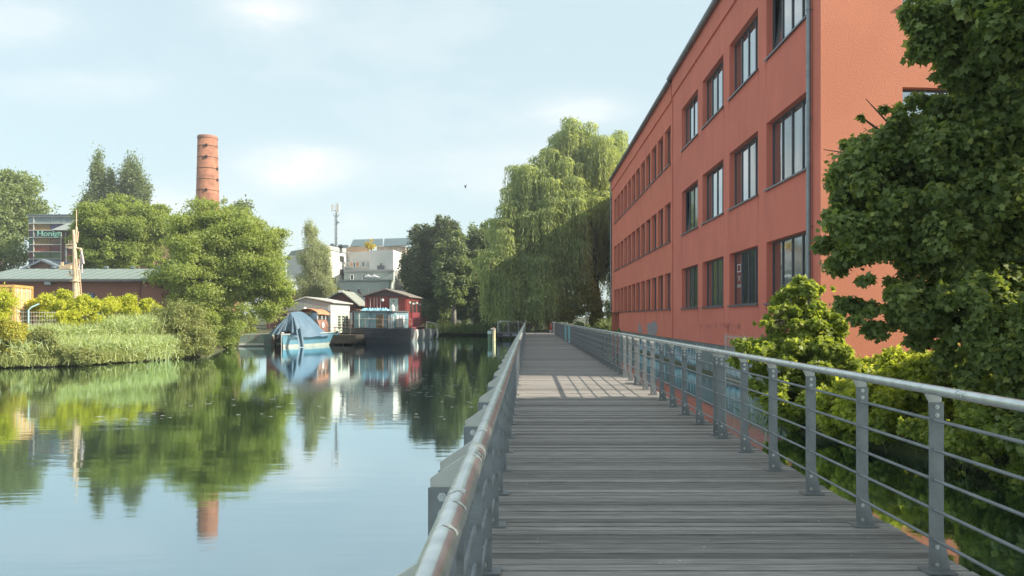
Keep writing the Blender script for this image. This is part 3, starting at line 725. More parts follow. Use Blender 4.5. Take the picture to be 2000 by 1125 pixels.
# brick chimney
ch = empty('chimney', (at(405, 600, 98.7).x, 98.7, 1.0), 'tall round brick chimney stack with iron bands rising behind the trees', 'chimney')
cx = at(405.5, 600, 98.7).x; zt = at(0, 266, 98.7).z
m = MB(); R0 = 1.75; R1 = 1.17
m.tube([(cx, 98.7, .9), (cx, 98.7, 12), (cx, 98.7, zt - .35)], [R0, R0 - (R0 - R1) * .47, R1], 40)
m.build('stack', brickmat('chimney_brick', (.38, .155, .090), (.31, .125, .072), (.31, .20, .14), 1.9, 'cyl'), ch, smooth=True)
m = MB(); m.tube([(cx, 98.7, zt - .349), (cx, 98.7, zt - .15), (cx, 98.7, zt)], [R1 + .05, R1 + .05, R1 - .02], 40); m.build('crown_ring', mat('chimney_top_brick', (.40, .20, .14), (.3, .16, .12), rough=.9), ch)
for py in (287, 309, 330.5, 352, 373.5, 395):
    z = at(0, py, 98.7).z; r = R0 + (R1 - R0) * (z - .9) / (zt - 1.2) ; m = MB(); m.cyl((cx, 98.7, z - .035), (cx, 98.7, z + .035), r + .02, n=40)
    a_ = -1.3 if int(py) % 2 else -.2
    m.box(cx + math.cos(a_) * (r + .03) - .12, cx + math.cos(a_) * (r + .03) + .12, 98.7 + math.sin(a_) * (r + .03) - .12, 98.7 + math.sin(a_) * (r + .03) + .1, z - .14, z + .14)
    m.build('iron_band', mat('iron', (.05, .035, .03), rough=.8) if 'iron' not in MATS else MATS['iron'], ch)

# long red-brown shed
sh = empty('shed', (-33, 62, 1), 'long low red-brown shed with a grey-green sheet roof behind the bushes', 'shed')
M_shed = mat('shed_render', (.34, .155, .115), (.29, .13, .10), scale=.5, rough=.9)
a = at(-40, 545, 62); b = at(352, 545, 62)
m = MB(); m.box(a.x, b.x, 62, 75, .9, a.z - .02); m.build('wall', M_shed, sh)
M_shroof = mat('grey_green_sheet', (.22, .28, .25), (.27, .33, .29), scale=1.2, rough=.6, metal=.1, stretch=(.3, 1, 1))
zr = at(0, 525, 66.5).z
m = MB(); m.prism([(a.x - .3, 61.5, a.z), (a.x - .3, 66.5, zr), (a.x - .3, 75.3, zr + .1), (a.x - .3, 75.3, a.z), (a.x - .3, 61.5, a.z - .12)], (b.x - a.x + .6, 0, 0)); rf_ = m.build('roof', M_shroof, sh)
m = MB()
for k in range(24): xx = a.x + k * .85; m.bar((xx, 61.5, a.z + .02), (xx, 66.5, zr + .02), .035, .04)
for k in range(9): xx = a.x + k * 2.2 + .8; m.box(xx, xx + .25, 66.3, 66.6, zr + .05, zr + .22)
m.build('seam', M_zinc, rf_)
m = MB(); m.box(a.x - .2, b.x + .2, 61.38, 61.5, a.z - .22, a.z - .05); m.build('gutter', M_roof, sh)
p = at(94, 547, 61.9); m = MB(); m.prism([(p.x, 61.9, p.z), (p.x, 61.9, p.z - .3), (p.x, 61.4, p.z - .38), (p.x, 61.4, p.z - .1)], (.46, 0, 0)); m.build('floodlight', M_zinc, sh)
p = at(272, 547, 61.9); m = MB(); m.cyl((p.x, 61.92, 1), (p.x, 61.92, p.z - .05), .06, n=8); m.build('downpipe', M_shed, sh)
a = at(162, 573, 61.97); b = at(184, 573, 61.97)
m = MB(); m.box(a.x, b.x, 61.9, 61.99, 1, a.z)
d_ = m.build('shutter_door', mat('blue_shutter', (.10, .17, .30), rough=.5), sh)
m = MB()
for k in range(14): m.box(a.x + .03, b.x - .03, 61.87, 61.898, 1.1 + k * .2, 1.24 + k * .2)
m.build('slat', MATS['blue_shutter'], d_)
a = at(110, 573.5, 61.97); b = at(146, 573, 61.97); m = MB(); m.box(a.x, b.x, 61.93, 61.99, 1, a.z); m.build('doorway', M_frame, sh)
# brick gable behind the shed
gb = empty('brick_house', (at(84, 600, 74).x, 74, 1), 'small brick gable with a grey roof edge below the coloured glass building', 'house')
M_brick = brickmat('old_brick', (.20, .10, .08), (.15, .08, .065), (.16, .13, .11), 1.6)
a, b, c = at(40, 526, 74), at(130, 526, 74), at(83, 506, 74)
m = MB(); m.prism([(a.x + .3, 74, 1), (b.x - .3, 74, 1), (b.x - .3, 74, a.z), (c.x, 74, c.z - .15), (a.x + .3, 74, a.z)], (0, 8, 0)); m.build('wall', M_brick, gb)
m = MB(); m.prism([(a.x, 73.8, a.z), (c.x, 73.8, c.z), (b.x, 73.8, a.z), (b.x, 73.8, a.z - .18), (c.x, 73.8, c.z - .2), (a.x, 73.8, a.z - .18)], (0, 8.4, 0)); m.build('roof', mat('blue_grey_roof', (.20, .24, .28), rough=.6), gb)
# glass building with coloured panes
Yg = 95.0
gl = empty('glass_building', (at(110, 600, Yg).x, Yg, 1), 'tall building with coloured glass panes and green lettering behind the shed', 'building')
a, b = at(56.5, 421, Yg), at(172, 421, Yg)
m = MB(); m.box(a.x, b.x, Yg, Yg + 12, 1, a.z - .05); m.build('wall', mat('dark_core', (.04, .045, .05), rough=.5), gl)
m = MB(); m.box(a.x - .1, b.x, Yg - .25, Yg + 12, a.z - .04, a.z + .12); m.build('roof', M_zinc, gl)
rows_ = [423.5, 436.5, 450, 464, 478, 492, 506, 522]; cols_ = [56.5, 67, 99, 120, 131, 172]
pal = [(.24, .30, .32), (.25, .16, .06), (.08, .09, .10), (.22, .15, .04), (.24, .06, .03), (.10, .15, .05), (.05, .04, .10)]
rgc = random.Random(2); pm = {}
for j in range(len(rows_) - 1):
    for i in range(len(cols_) - 1):
        col = pal[j]
        if j == 1 and i >= 2: col = (.09, .07, .18)
        if j == 1 and i == 0: col = (.22, .14, .06)
        if j == 3 and i == 0: col = (.05, .14, .07)
        if j == 3 and i > 1: col = (.16, .08, .04)
        if j == 4 and i >= 2: col = (.20, .03, .04)
        if j == 4 and i == 0: col = (.10, .12, .11)
        if j == 5 and i == 0: col = (.14, .02, .05)
        key = tuple(col)
        if key not in pm: pm[key] = mat('coloured_glass_%02d' % len(pm), col, tuple(q * .65 for q in col), scale=.9, rough=.15, spec=.6)
        p0, p1 = at(cols_[i] + .4, rows_[j + 1] - .5, Yg), at(cols_[i + 1] - .4, rows_[j] + .5, Yg)
        m = MB(); m.box(p0.x, p1.x, Yg - .06, Yg - .01, p0.z, p1.z); m.build('pane', pm[key], gl)
m = MB()
for r_ in rows_[:-1]: p = at(0, r_, Yg); m.box(a.x, b.x, Yg - .2, Yg - .065, p.z - .045, p.z + .045)
m.build('rail_profile', M_galv, gl)
m = MB(); p = at(67, 0, Yg); m.box(p.x - .04, p.x + .04, Yg - .17, Yg - .068, 2, a.z - .1); m.box(at(120, 0, Yg).x, at(120, 0, Yg).x + .08, Yg - .17, Yg - .068, 2, a.z - 2); m.build('mullion', M_galv, gl)
p = at(72, 457, Yg - .3); text_obj('lettering', 'Honigfabrik', .92, mat('mint_letters', (.30, .62, .50), rough=.5), gl, (p.x, Yg - .3, p.z + .03), (math.radians(90), 0, 0), .03, sx=1.12, align='LEFT')
# brick warehouse with grey hipped roof, mostly hidden by the round tree
Yw = 88.0
wh = empty('brick_house', (at(150, 600, Yw).x, Yw, 1), 'old brick house with a pale grey hipped roof half hidden by the round tree', 'house')
a, b = at(121, 451, Yw), at(286, 451, Yw)
m = MB(); m.box(a.x, b.x, Yw, Yw + 10, 1, a.z); m.build('wall', M_brick, wh)
rl, rp = at(107, 451, Yw), at(145, 430, Yw + 5)
m = MB(); m.add([(rl.x, Yw - .8, a.z), (b.x + .8, Yw - .8, a.z), (b.x + .8, Yw + 10.8, a.z), (rl.x, Yw + 10.8, a.z), (rp.x, Yw + 5, rp.z), (b.x - 2, Yw + 5, rp.z)], [(0, 1, 5, 4), (1, 2, 5), (2, 3, 4, 5), (3, 0, 4), (3, 2, 1, 0)]); m.build('roof', mat('grey_slate', (.30, .33, .32), (.24, .27, .26), scale=1, rough=.7), wh)
m = MB(); p = at(127, 453, Yw - .3); m.tube([(p.x, Yw - .12, 1), (p.x, Yw - .12, a.z - .1)], .08, 8); m.build('downpipe', M_zinc, wh)

# white terraced apartment block
ap = empty('apartment_building', (at(690, 600, 120).x, 120, 1), 'white terraced apartment building with roof gardens behind the houseboats', 'building')
M_apw = mat('white_render', (.76, .74, .70), (.66, .66, .62), scale=.25, rough=.9); M_apg = mat('pale_green_render', (.52, .58, .53), (.44, .50, .46), scale=.3, rough=.9)
M_apc = mat('shaded_side_wall', (.30, .29, .27), rough=.9)  # grey for the right side wall, with the trees' shadow put into its colour
def plan(m, pts, ztop_px, Yref, z0=.9):
    zt_ = at(0, ztop_px, Yref).z; P_ = [(at(x, 0, Y).x, Y, z0) for x, Y in pts]; m.prism(P_, (0, 0, zt_ - z0)); return zt_
m = MB(); z1 = plan(m, [(569, 128), (638, 117.5), (677, 124.5), (677, 140), (560, 140)], 488, 118); m.build('wall', M_apw, ap)
m = MB(); P_ = [(at(x, 0, Y).x, Y, z1 + .01) for x, Y in [(569, 127.8), (638, 117.2), (678.5, 124.4), (678, 140), (560, 140)]]; m.prism(P_, (0, 0, .62)); m.build('parapet', mat('grey_parapet', (.38, .40, .39), rough=.8), ap)
m = MB(); z2 = plan(m, [(674, 125), (721, 123), (722, 121.5), (768, 120), (792, 129), (792, 142), (674, 142)], 490, 122); m.build('wall', M_apw, ap)
m = MB(); z3 = plan(m, [(672, 118.5), (768.5, 117.5), (779, 124), (672, 124)], 530.5, 118); m.build('wall', M_apg, ap)
m = MB(); P_ = [(at(x, 0, Y).x, Y, z3) for x, Y in [(671, 118.2), (769, 117.2), (780, 124), (671, 124)]]; m.prism(P_, (0, 0, .28)); m.build('parapet', MATS['grey_parapet'], ap)
m = MB(); z4 = plan(m, [(663, 115.5), (759.5, 114.5), (768, 117), (663, 118)], 548.5, 115); m.build('wall', M_apg, ap)
m = MB(); P_ = [(at(x, 0, Y).x, Y, z4) for x, Y in [(662.5, 115.3), (760, 114.3), (769, 117), (662.5, 118)]]; m.prism(P_, (0, 0, .16)); m.build('parapet', MATS['grey_parapet'], ap)
m = MB(); plan(m, [(769, 119), (800, 124), (800, 140), (780, 140)], 531, 119); m.build('wall', M_apc, ap)
def apwin(x0, x1, y0, y1, Y, dmat=M_darkglass):
    a_, b_ = at(x0, y1, Y), at(x1, y0, Y); f_ = MB(); t = .09
    for bx in ((a_.x, a_.x + t, a_.z, b_.z), (b_.x - t, b_.x, a_.z, b_.z), (a_.x + t, b_.x - t, a_.z, a_.z + t), (a_.x + t, b_.x - t, b_.z - t, b_.z)): f_.box(bx[0], bx[1], Y - .10, Y + .05, bx[2], bx[3])
    w_ = f_.build('window', M_white, ap); g_ = MB(); g_.box(a_.x + t, b_.x - t, Y - .06, Y + .05, a_.z + t, b_.z - t); g_.build('pane', dmat, w_)
M_curt = mat('orange_curtain', (.55, .30, .16), rough=.8)
for x0, x1 in ((676.5, 680.5), (690, 694)): apwin(x0, x1, 512, 522, 122.9)
for (x0, x1, dm) in ((683, 690, M_curt), (694.5, 702, M_curt), (706, 713, M_zinc), (717, 721, M_darkglass)): apwin(x0, x1, 511, 521.5, 122.6 if x0 < 700 else 122.3, dm)
for (x0, x1, y0, y1) in ((684, 691, 536, 547), (707, 714, 536, 547), (728, 735, 537, 547), (751, 757, 535, 547)): apwin(x0, x1, y0, y1, 118.0)
for (x0, x1, y0, y1) in ((673, 676.5, 564, 571), (678, 684, 564, 572), (697, 704, 563, 577), (719, 725, 563, 576), (739, 746, 563, 572), (748, 751, 563, 571)): apwin(x0, x1, y0, y1, 115.0)
for (x, y0, y1) in ((667, 500, 511), (667, 526, 537), (651, 543, 553)):     # windows of the sunlit side wall
    A_ = Vector((at(638, 0, 117.5).x, 117.5, 0)); B_ = Vector((at(677, 0, 124.5).x, 124.5, 0)); t_ = (x - 638) / 39; t_ = t_ * 117.5 / (124.5 - t_ * 7); p_ = A_.lerp(B_, t_); d_ = (B_ - A_).normalized(); n_ = Vector((d_.y, -d_.x, 0)); zz0, zz1 = at(0, y1, p_.y).z, at(0, y0, p_.y).z
    q_ = [p_ - d_ * .75 + n_ * .03 + Vector((0, 0, zz0)), p_ + d_ * .75 + n_ * .03 + Vector((0, 0, zz0)), p_ + d_ * .75 + n_ * .03 + Vector((0, 0, zz1)), p_ - d_ * .75 + n_ * .03 + Vector((0, 0, zz1))]
    m = MB(); m.prism(q_, tuple(n_ * .05)); m.build('window', M_darkglass, ap)
# roof terrace
m = MB(); p0, p1 = at(676.5, 491, 124), at(721, 482, 124); m.box(p0.x, p1.x, 124, 124.1, z2 - .0, p1.z)
m.build('terrace_screen', mat('terrace_wood', (.42, .28, .17), (.30, .24, .18), scale=2.5, rough=.8, stretch=(3, 1, .3)), ap)
m = MB(); p0, p1 = at(736, 490, 126), at(792, 481, 126); m.box(p0.x, p1.x, 126, 132, z2 - .1, p1.z); m.build('penthouse', mat('penthouse_wood', (.28, .20, .15), (.5, .48, .44), scale=1.6, rough=.8, stretch=(1, 1, .2)), ap)
for (x0, x1) in ((684, 747.5), (748.8, 800)):
    q0, q1, q2, q3 = at(x0, 481, 125.5), at(x1, 478, 125.5), at(x1 + 0, 464.5 if x0 > 700 else 466, 130), at(x0 + (6 if x0 < 700 else 2), 466 if x0 > 700 else 468, 130)
    m = MB(); m.prism([q0, q1, q2, q3], (0, .15, -.12)); m.build('solar_roof', mat('dark_solar_panel', (.09, .13, .14), rough=.35, spec=.6) if 'dark_solar_panel' not in MATS else MATS['dark_solar_panel'], ap)
m = MB(); p = at(747, 528, 121); m.box(p.x - .5, p.x + .5, 119.4, 120.2, z3 + .27, z3 + 1.0); m.cyl((p.x, 119.8, z3 + 1), (p.x, 119.8, z3 + 1.35), .15); m.build('roof_vent', M_frame, ap)
m = MB(); rr = random.Random(9)
for k in range(7): p = at(642 + k * 5, 486, 122); m.box(p.x, p.x + rr.uniform(.3, .8), 121.5, 122.3, z1 + .62, z1 + .62 + rr.uniform(.2, .7))
m.build('roof_equipment', M_zinc, ap)
for (x, col, lb) in ((719, M_white, 'left one of two white open parasols on the terrace of the white apartment building'), (731.5, M_white, 'right one of two white open parasols on the terrace of the white apartment building')):
    p = at(x, 540, 116.5); o = empty('parasol', (p.x, 116.5, z4 + .1), lb, 'parasol', 'white parasols on the terrace')
    m = MB(); m.cyl((p.x, 116.5, z4 + .0), (p.x, 116.5, p.z + .1), .03, n=6); m.build('pole', M_zinc, o)
    m = MB(); m.cyl((p.x, 116.5, p.z - .15), (p.x, 116.5, p.z + .3), .85, .03, n=8, cap=False); m.build('canopy', M_white, o)
p = at(703, 574, 112); o = empty('parasol', (p.x, 112, 1), 'folded dark red parasol below the white apartment terrace', 'parasol')
m = MB(); m.cyl((p.x, 112, 1), (p.x, 112, p.z), .04, n=6); m.build('pole', M_zinc, o)
m = MB(); m.tube([(p.x, 112, p.z - 1.2), (p.x, 112, p.z - .6), (p.x, 112, p.z + .35)], [.42, .34, .04], 10); m.build('canopy', mat('dark_red_cloth', (.32, .03, .05), rough=.8), o)
# radio mast
Ym = 121.5; px_ = at(657, 0, Ym).x; zb, ztp = z1 + .6, at(0, 396, Ym).z
am = empty('radio_mast', (px_, Ym, zb), 'grey mobile radio mast with white panel antennas on the white building', 'radio mast')
m = MB(); m.cyl((px_, Ym, zb), (px_, Ym, ztp - .4), .17, .12, n=10)
z = zb
while z < ztp - .8: m.cyl((px_, Ym, z), (px_, Ym, z + .06), .21, n=10); z += .7
m.build('pole', M_zinc, am)
m = MB(); m.bar((px_ - .28, Ym - .1, zb), (px_ - .28, Ym - .1, ztp - 2.2), .05, .05)
for k in range(16): z = zb + .3 + k * .33; m.bar((px_ - .28, Ym - .1, z), (px_ - .1, Ym - .1, z), .03, .03)
m.build('ladder', M_galv, am)
for (dx, dz, ww, hh) in ((-.62, .35, .16, 1.1), (-.38, .1, .12, .9), (.12, .15, .30, 1.35), (.38, .2, .26, 1.25)):
    m = MB(); m.box(px_ + dx - ww / 2, px_ + dx + ww / 2, Ym - .35, Ym - .2, ztp - dz - hh, ztp - dz); m.build('panel_antenna', M_white, am)
m = MB(); m.bar((px_ - .7, Ym - .1, ztp - 1.2), (px_ + .5, Ym - .1, ztp - 1.2), .06, .06); m.bar((px_ - .5, Ym - .1, ztp - 1.7), (px_, Ym, ztp - 2.4), .07, .07); m.bar((px_ + .5, Ym - .1, ztp - 1.7), (px_, Ym, ztp - 2.4), .07, .07); m.ball((px_ + .36, Ym - .3, ztp - 3.0), .2); m.build('bracket', M_zinc, am)

# ship's mast standing on the left bank
YM = 50.0; bx = at(148, 0, YM).x
sm = empty('ship_mast', (bx, YM, 1), 'cream painted ship mast with cross arms and ladder on the left bank', 'mast')
M_cream = mat('cream_mast_paint', (.74, .57, .38), (.62, .47, .32), scale=3, rough=.5)
Z = lambda y: at(0, y, YM).z
Xx = lambda x: at(x, 0, YM).x
m = MB(); m.tube([(bx, YM, .9), (Xx(149), YM, Z(580)), (Xx(147), YM, Z(520)), (Xx(145), YM, Z(460)), (Xx(144), YM, Z(449))], [.27, .22, .14, .10, .08], 16); m.build('pole', M_cream, sm, smooth=True)
m = MB(); m.cyl((Xx(149.3), YM, Z(472)), (Xx(149.3), YM, Z(443)), .06, n=8); m.cyl((Xx(149.3), YM, Z(443)), (Xx(149.3), YM, Z(410)), .025, n=6); m.tube([(Xx(145), YM, Z(474)), (Xx(151), YM, Z(474)), (Xx(153), YM, Z(452))], .035, 6); m.bar((Xx(145), YM, Z(470)), (Xx(150), YM, Z(472)), .1, .1); m.ball((Xx(149.3), YM, Z(430.5)), .05); m.build('antenna', M_cream, sm)
m = MB(); m.box(Xx(121), Xx(143), YM - .3, YM + .3, Z(526), Z(519)); m.prism([(Xx(122), YM - .02, Z(519)), (Xx(143), YM - .02, Z(519)), (Xx(143), YM - .02, Z(513))], (0, .05, 0)); m.box(Xx(119.5), Xx(124), YM - .07, YM + .07, Z(524), Z(512)); m.build('platform', M_cream, sm)
m = MB(); m.bar((Xx(130), YM, Z(482)), (Xx(144), YM, Z(484)), .2, .16); m.bar((Xx(131), YM, Z(478)), (Xx(143), YM, Z(478)), .3, .06)
for x in (135, 139.5): m.cyl((Xx(x), YM, Z(478)), (Xx(x - 1), YM, Z(469)), .035, n=6)
m.build('yard_arm', M_cream, sm)
m = MB(); m.tube([(Xx(146), YM, Z(484)), (Xx(158), YM, Z(486)), (Xx(159.5), YM, Z(489))], .07, 6); m.build('yard_arm', M_cream, sm)
m = MB()
m.tube([(Xx(159), YM, Z(488)), (Xx(157.5), YM + .05, Z(505)), (Xx(153), YM, Z(528))], .05, 6); m.tube([(Xx(159), YM, Z(490)), (Xx(162), YM, Z(505)), (Xx(163.5), YM, Z(515))], .05, 6); m.tube([(Xx(159), YM, Z(495)), (Xx(160.5), YM, Z(515)), (Xx(160), YM, Z(533))], .035, 6); m.build('furled_flag', mat('faded_flag', (.55, .42, .46), (.7, .68, .66), scale=4, rough=.8), sm)
m = MB()
for s_ in (0, 1): m.bar((Xx(155.5) + s_ * .02, YM - .1 + s_ * .3, Z(580)), (Xx(150), YM - .1 + s_ * .3, Z(505)), .04, .04)
for k in range(15): t = k / 15; xx = Xx(155.5) + (Xx(150) - Xx(155.5)) * t; zz = Z(580) + (Z(505) - Z(580)) * t; m.bar((xx, YM - .1, zz), (xx, YM + .2, zz), .03, .03)
m.build('ladder', M_cream, sm)
m = MB(); m.box(Xx(133.5), Xx(139), YM - .15, YM + .15, Z(538.5), Z(537)); m.cyl((Xx(137), YM, Z(537)), (Xx(136), YM, Z(529)), .05, n=6); m.bar((Xx(134), YM, Z(538)), (Xx(146), YM, Z(536)), .04, .04); m.cyl((Xx(147), YM, Z(550)), (Xx(147), YM, Z(548)), .31, n=14); m.build('lamp_bracket', M_cream, sm)

# shipping container
M_or = mat('orange_yellow_paint', (.60, .37, .13), (.52, .30, .10), scale=1.5, rough=.6)
sc_ = empty('shipping_container', (at(28, 0, 42).x, 42, 1.25), 'orange-yellow shipping container behind the wire fence at the left edge', 'container', rz=math.atan2(2.2, -.44) - math.pi / 2, local=True)
H_ = at(0, 556, 42).z - 1.25; Wc = 2.44
m = MB(); n = 30
for i in range(n):      # corrugated long side, recessed every other rib
    x0 = -6 + .1 + i * (5.8 / n); x1 = x0 + 5.8 / n; d0 = .0 if i % 2 == 0 else .05
    m.box(x0, x1, .03 + d0, .2, .16, H_ - .14)
m.box(-5.9, -.1, .2, Wc - .05, .1, H_ - .06); m.build('side_panel', M_or, sc_)
m = MB()
for (x, y_) in ((-6, 0), (-.12, 0), (-6, Wc - .12), (-.12, Wc - .12)): m.box(x, x + .12, y_, y_ + .12, 0, H_)
for y_ in (0.005, Wc - .125): m.box(-5.88, -.12, y_, y_ + .12, 0, .15); m.box(-5.88, -.12, y_, y_ + .12, H_ - .13, H_ - .003)
m.box(-.11, .0, .12, Wc - .12, .0, .14); m.box(-.11, .0, .12, Wc - .12, H_ - .14, H_ - .003); m.build('frame', M_or, sc_)
for s_ in (0, 1):
    m = MB(); y0 = .13 + s_ * 1.09; m.box(-.09, -.05, y0, y0 + 1.07, .15, H_ - .15); d_ = m.build('door', mat('pale_orange_paint', (.68, .46, .22), rough=.6) if s_ == 0 else MATS['pale_orange_paint'], sc_)
    m = MB()
    for dy in (.25, .8): m.cyl((-.02, y0 + dy, .1), (-.02, y0 + dy, H_ - .1), .022, n=8)
    for zz in (.3, H_ / 2, H_ - .35): m.box(-.045, -.025, y0 + .05, y0 + 1.0, zz, zz + .05)
    m.build('lock_bar', M_galv, d_)
# wire fence
fe = empty('wire_fence', (at(55, 0, 39.5).x, 39.5, 1), 'light blue wire mesh fence with cranked posts on the left bank', 'fence')
M_fp = mat('pale_blue_post', (.40, .58, .62), rough=.5)
FP = [at(-110, 0, 38.6), at(-30, 0, 39), at(55.5, 0, 40), at(193, 0, 46)]
for p in FP:
    m = MB(); m.tube([(p.x, p.y, .6), (p.x, p.y, 2.75), (p.x + .12, p.y + .05, 2.9), (p.x + .42, p.y + .2, 3.08)], .04, 8); m.build('post', M_fp, fe)
m = MB()
for a_, b_ in zip(FP[:-1], FP[1:]):
    L_ = (b_ - a_).length; k_ = int(L_ / .22)
    for i in range(k_ + 1):
        q = a_.lerp(b_, i / k_); m.bar((q.x, q.y, 1.0), (q.x, q.y, 2.7), .009, .009)
    for zz in np.arange(1.05, 2.75, .2): m.bar((a_.x, a_.y, float(zz)), (b_.x, b_.y, float(zz)), .012, .012)
m.build('mesh_panel', M_galv, fe)
# small wire fence on the building side
f2 = empty('wire_fence', (at(1420, 0, 29).x, 29, 1), 'thin wire fence screen fixed at the water by the red building', 'fence')
m = MB(); xw_ = XB - .75
zt0, zt1 = at(0, 657.5, 27.5).z, 0.0
m.bar((xw_, 22.8, zt0), (xw_, 27.6, zt0), .02, .02); m.bar((xw_, 22.8, .3), (xw_, 27.6, .3), .02, .02)
for k in range(48): m.bar((xw_, 22.8 + k * .1, .1), (xw_, 22.8 + k * .1, zt0 + .08), .006, .006)
for zz in (.5, .9, 1.3): m.bar((xw_, 22.8, zz), (xw_, 27.6, zz), .01, .01)
m.build('mesh_panel', M_galv, f2)
m = MB()
for yy in (22.9, 25.2, 27.6): m.box(xw_ - .02, xw_ + .02, yy - .02, yy + .02, -1.4, zt0 + .1); m.box(xw_, XB + .03, yy - .015, yy + .015, .6, .64)
m.build('post', M_galv, f2)

# ================================================================ boats
M_hullblue = mat('light_blue_hull', (.085, .23, .33), (.12, .27, .35), scale=2, rough=.35); M_hullwhite = mat('white_hull', (.50, .52, .47), (.34, .37, .33), scale=2.5, rough=.5)
M_tarp = mat('blue_tarpaulin', (.085, .155, .225), (.115, .195, .27), scale=1.4, rough=.55, bump=.05, bscale=2.2)
M_black = mat('black_hull_paint', (.035, .038, .05), (.055, .055, .065), scale=1.5, rough=.5)
def hull(root, L, B, zb, zs, mats, bluff=2.2, rake=.5, names=('hull', 'sheer_strake', 'rail'), ratio=.55):
    def half(s): return B / 2 * (1 - (1 - min(1, s * 1.0)) ** bluff) * (1 - .12 * max(0, s - .7) / .3)
    def ring(s, t):   # t: 0 keel .. 1 sheer
        z = -.25 + (zb + (zs - zb) * s + .25) * t if True else 0
        b = half(s) * (.55 + .45 * t ** .6); y_ = s * L - rake * (t) * (1 - s) ** 2 * 1.0
        return b, y_, z
    ns = 22
    def side(sg, t0, t1, nt_, name, mt):
        m = MB(); m.grid(lambda u, v: (sg * ring(u, t0 + (t1 - t0) * v)[0], ring(u, t0 + (t1 - t0) * v)[1], ring(u, t0 + (t1 - t0) * v)[2]), ns, nt_); return m
    m = MB()
    for sg in (-1, 1): q = side(sg, 0, ratio, 5, '', None); m.add(q.v, q.f)
    b, y_, z = ring(1, ratio); b0, _, z0 = ring(1, 0); m.add([(-b0, y_, z0), (b0, y_, z0), (b, y_, z), (-b, y_, z)], [(0, 1, 2, 3)])
    m.build(names[0], mats[0], root, smooth=False)
    m = MB()
    for sg in (-1, 1): q = side(sg, ratio, 1, 4, '', None); m.add(q.v, q.f)
    b1, y1_, z1_ = ring(1, 1); m.add([(-b, y_, z), (b, y_, z), (b1, y1_, z1_), (-b1, y1_, z1_)], [(0, 1, 2, 3)])
    m.build(names[1], mats[1], root)
    m = MB()
    for sg in (-1, 1): m.tube([(sg * ring(k / ns, 1)[0], ring(k / ns, 1)[1], ring(k / ns, 1)[2] + .01) for k in range(ns + 1)], .055, 6)
    m.build(names[2], mats[2], root)
    m = MB(); vs = [(-ring(k / ns, .93)[0] + .01, ring(k / ns, .93)[1], ring(k / ns, .93)[2]) for k in range(ns + 1)] + [(ring(k / ns, .93)[0] - .01, ring(k / ns, .93)[1], ring(k / ns, .93)[2]) for k in range(ns + 1)]
    m.add(vs, [(k, k + 1, ns + 2 + k, ns + 1 + k) for k in range(ns)]); m.build('deck', mats[3], root)
    return ring
# --- boat under a blue tarpaulin
p = at(554, 0, 63.4)
bt = empty('boat', (p.x, 63.4, 0), 'small light blue boat with white lower hull moored bow first beside the green pontoon', 'boat', rz=math.radians(-10), local=True)
ring = hull(bt, 7.4, 3.4, 1.02, 1.12, (M_hullwhite, M_hullblue, M_hullwhite, M_under), bluff=4.2, rake=.30, ratio=.36)
# cabin, hatch and orange cover
M_rust = mat('red_brown_primer', (.24, .12, .09), (.32, .20, .15), scale=3, rough=.7)
m = MB(); m.prism([(-.95, 4.4, 1.05), (.95, 4.4, 1.05), (1.0, 4.4, 1.75), (.8, 4.4, 2.2), (-.8, 4.4, 2.2), (-1.0, 4.4, 1.75)], (0, 1.9, 0)); cb = m.build('cabin', M_rust, bt, bevel=.04)
m = MB(); m.cyl((1.02, 5.1, 1.72), (1.035, 5.1, 1.72), .24, n=16); m.build('porthole', M_white, cb)
m = MB(); m.box(-.75, .75, 4.38, 4.44, 2.21, 2.78); m.box(.78, .84, 4.5, 6.0, 2.21, 2.78); m.build('windscreen', M_glass, cb)
m = MB(); m.box(.76, .86, 4.36, 4.46, 2.2, 2.8); m.box(.76, .86, 5.2, 5.3, 2.2, 2.78); m.box(.76, .86, 5.95, 6.05, 2.2, 2.78); m.build('windscreen_frame', M_white, cb)
m = MB(); m.grid(lambda u, v: (-1.05 + 2.1 * v, 4.2 + 2.3 * u, 2.62 + .50 * math.sin(math.pi * v) ** .6 + .03 * math.sin(6 * u)), 8, 16); m.build('canopy', mat('faded_orange_cloth', (.62, .27, .14), (.55, .22, .11), scale=2, rough=.85), bt, smooth=True)
tp = empty('tarpaulin', (p.x, 63.4, 0), 'blue tarpaulin pitched like a tent over the light blue boat', 'tarpaulin', rz=math.radians(-10), local=True)
def tarpf(u, v):
    s = .075 + .58 * u; side_ = 2 * v - 1; t = abs(side_)
    b, yy, zs_ = ring(s, 1); ridge = 2.72 + .16 * math.sin(math.pi * min(1, u * 1.1)) - 1.25 * max(0, (u - .55) / .45) ** 2
    if u < .10: ridge = 1.35 + (2.72 - 1.35) * (u / .10) ** .6
    spread = (b + .24); k = 1.45 - .65 * math.exp(-u * 9)
    fold = (math.sin(u * 40 + 2.2 * side_) * .05 * math.exp(-u * 5) + .04 * math.sin(u * 9 + 3 * side_)) * math.sin(math.pi * min(1, t * 1.1)) + .03 * math.sin(u * 16) * t * t
    z = ridge + (zs_ - .24 - (.12 if side_ < 0 else 0) * math.exp(-((u - .12) / .2) ** 2) - ridge) * t ** k
    return (side_ * (spread + fold) , yy + .5 * (1 - u) * (1 - t) + fold * .4, z + fold)
m = MB(); m.grid(tarpf, 70, 44); m.build('sheet', M_tarp, tp, smooth=True)
m = MB()
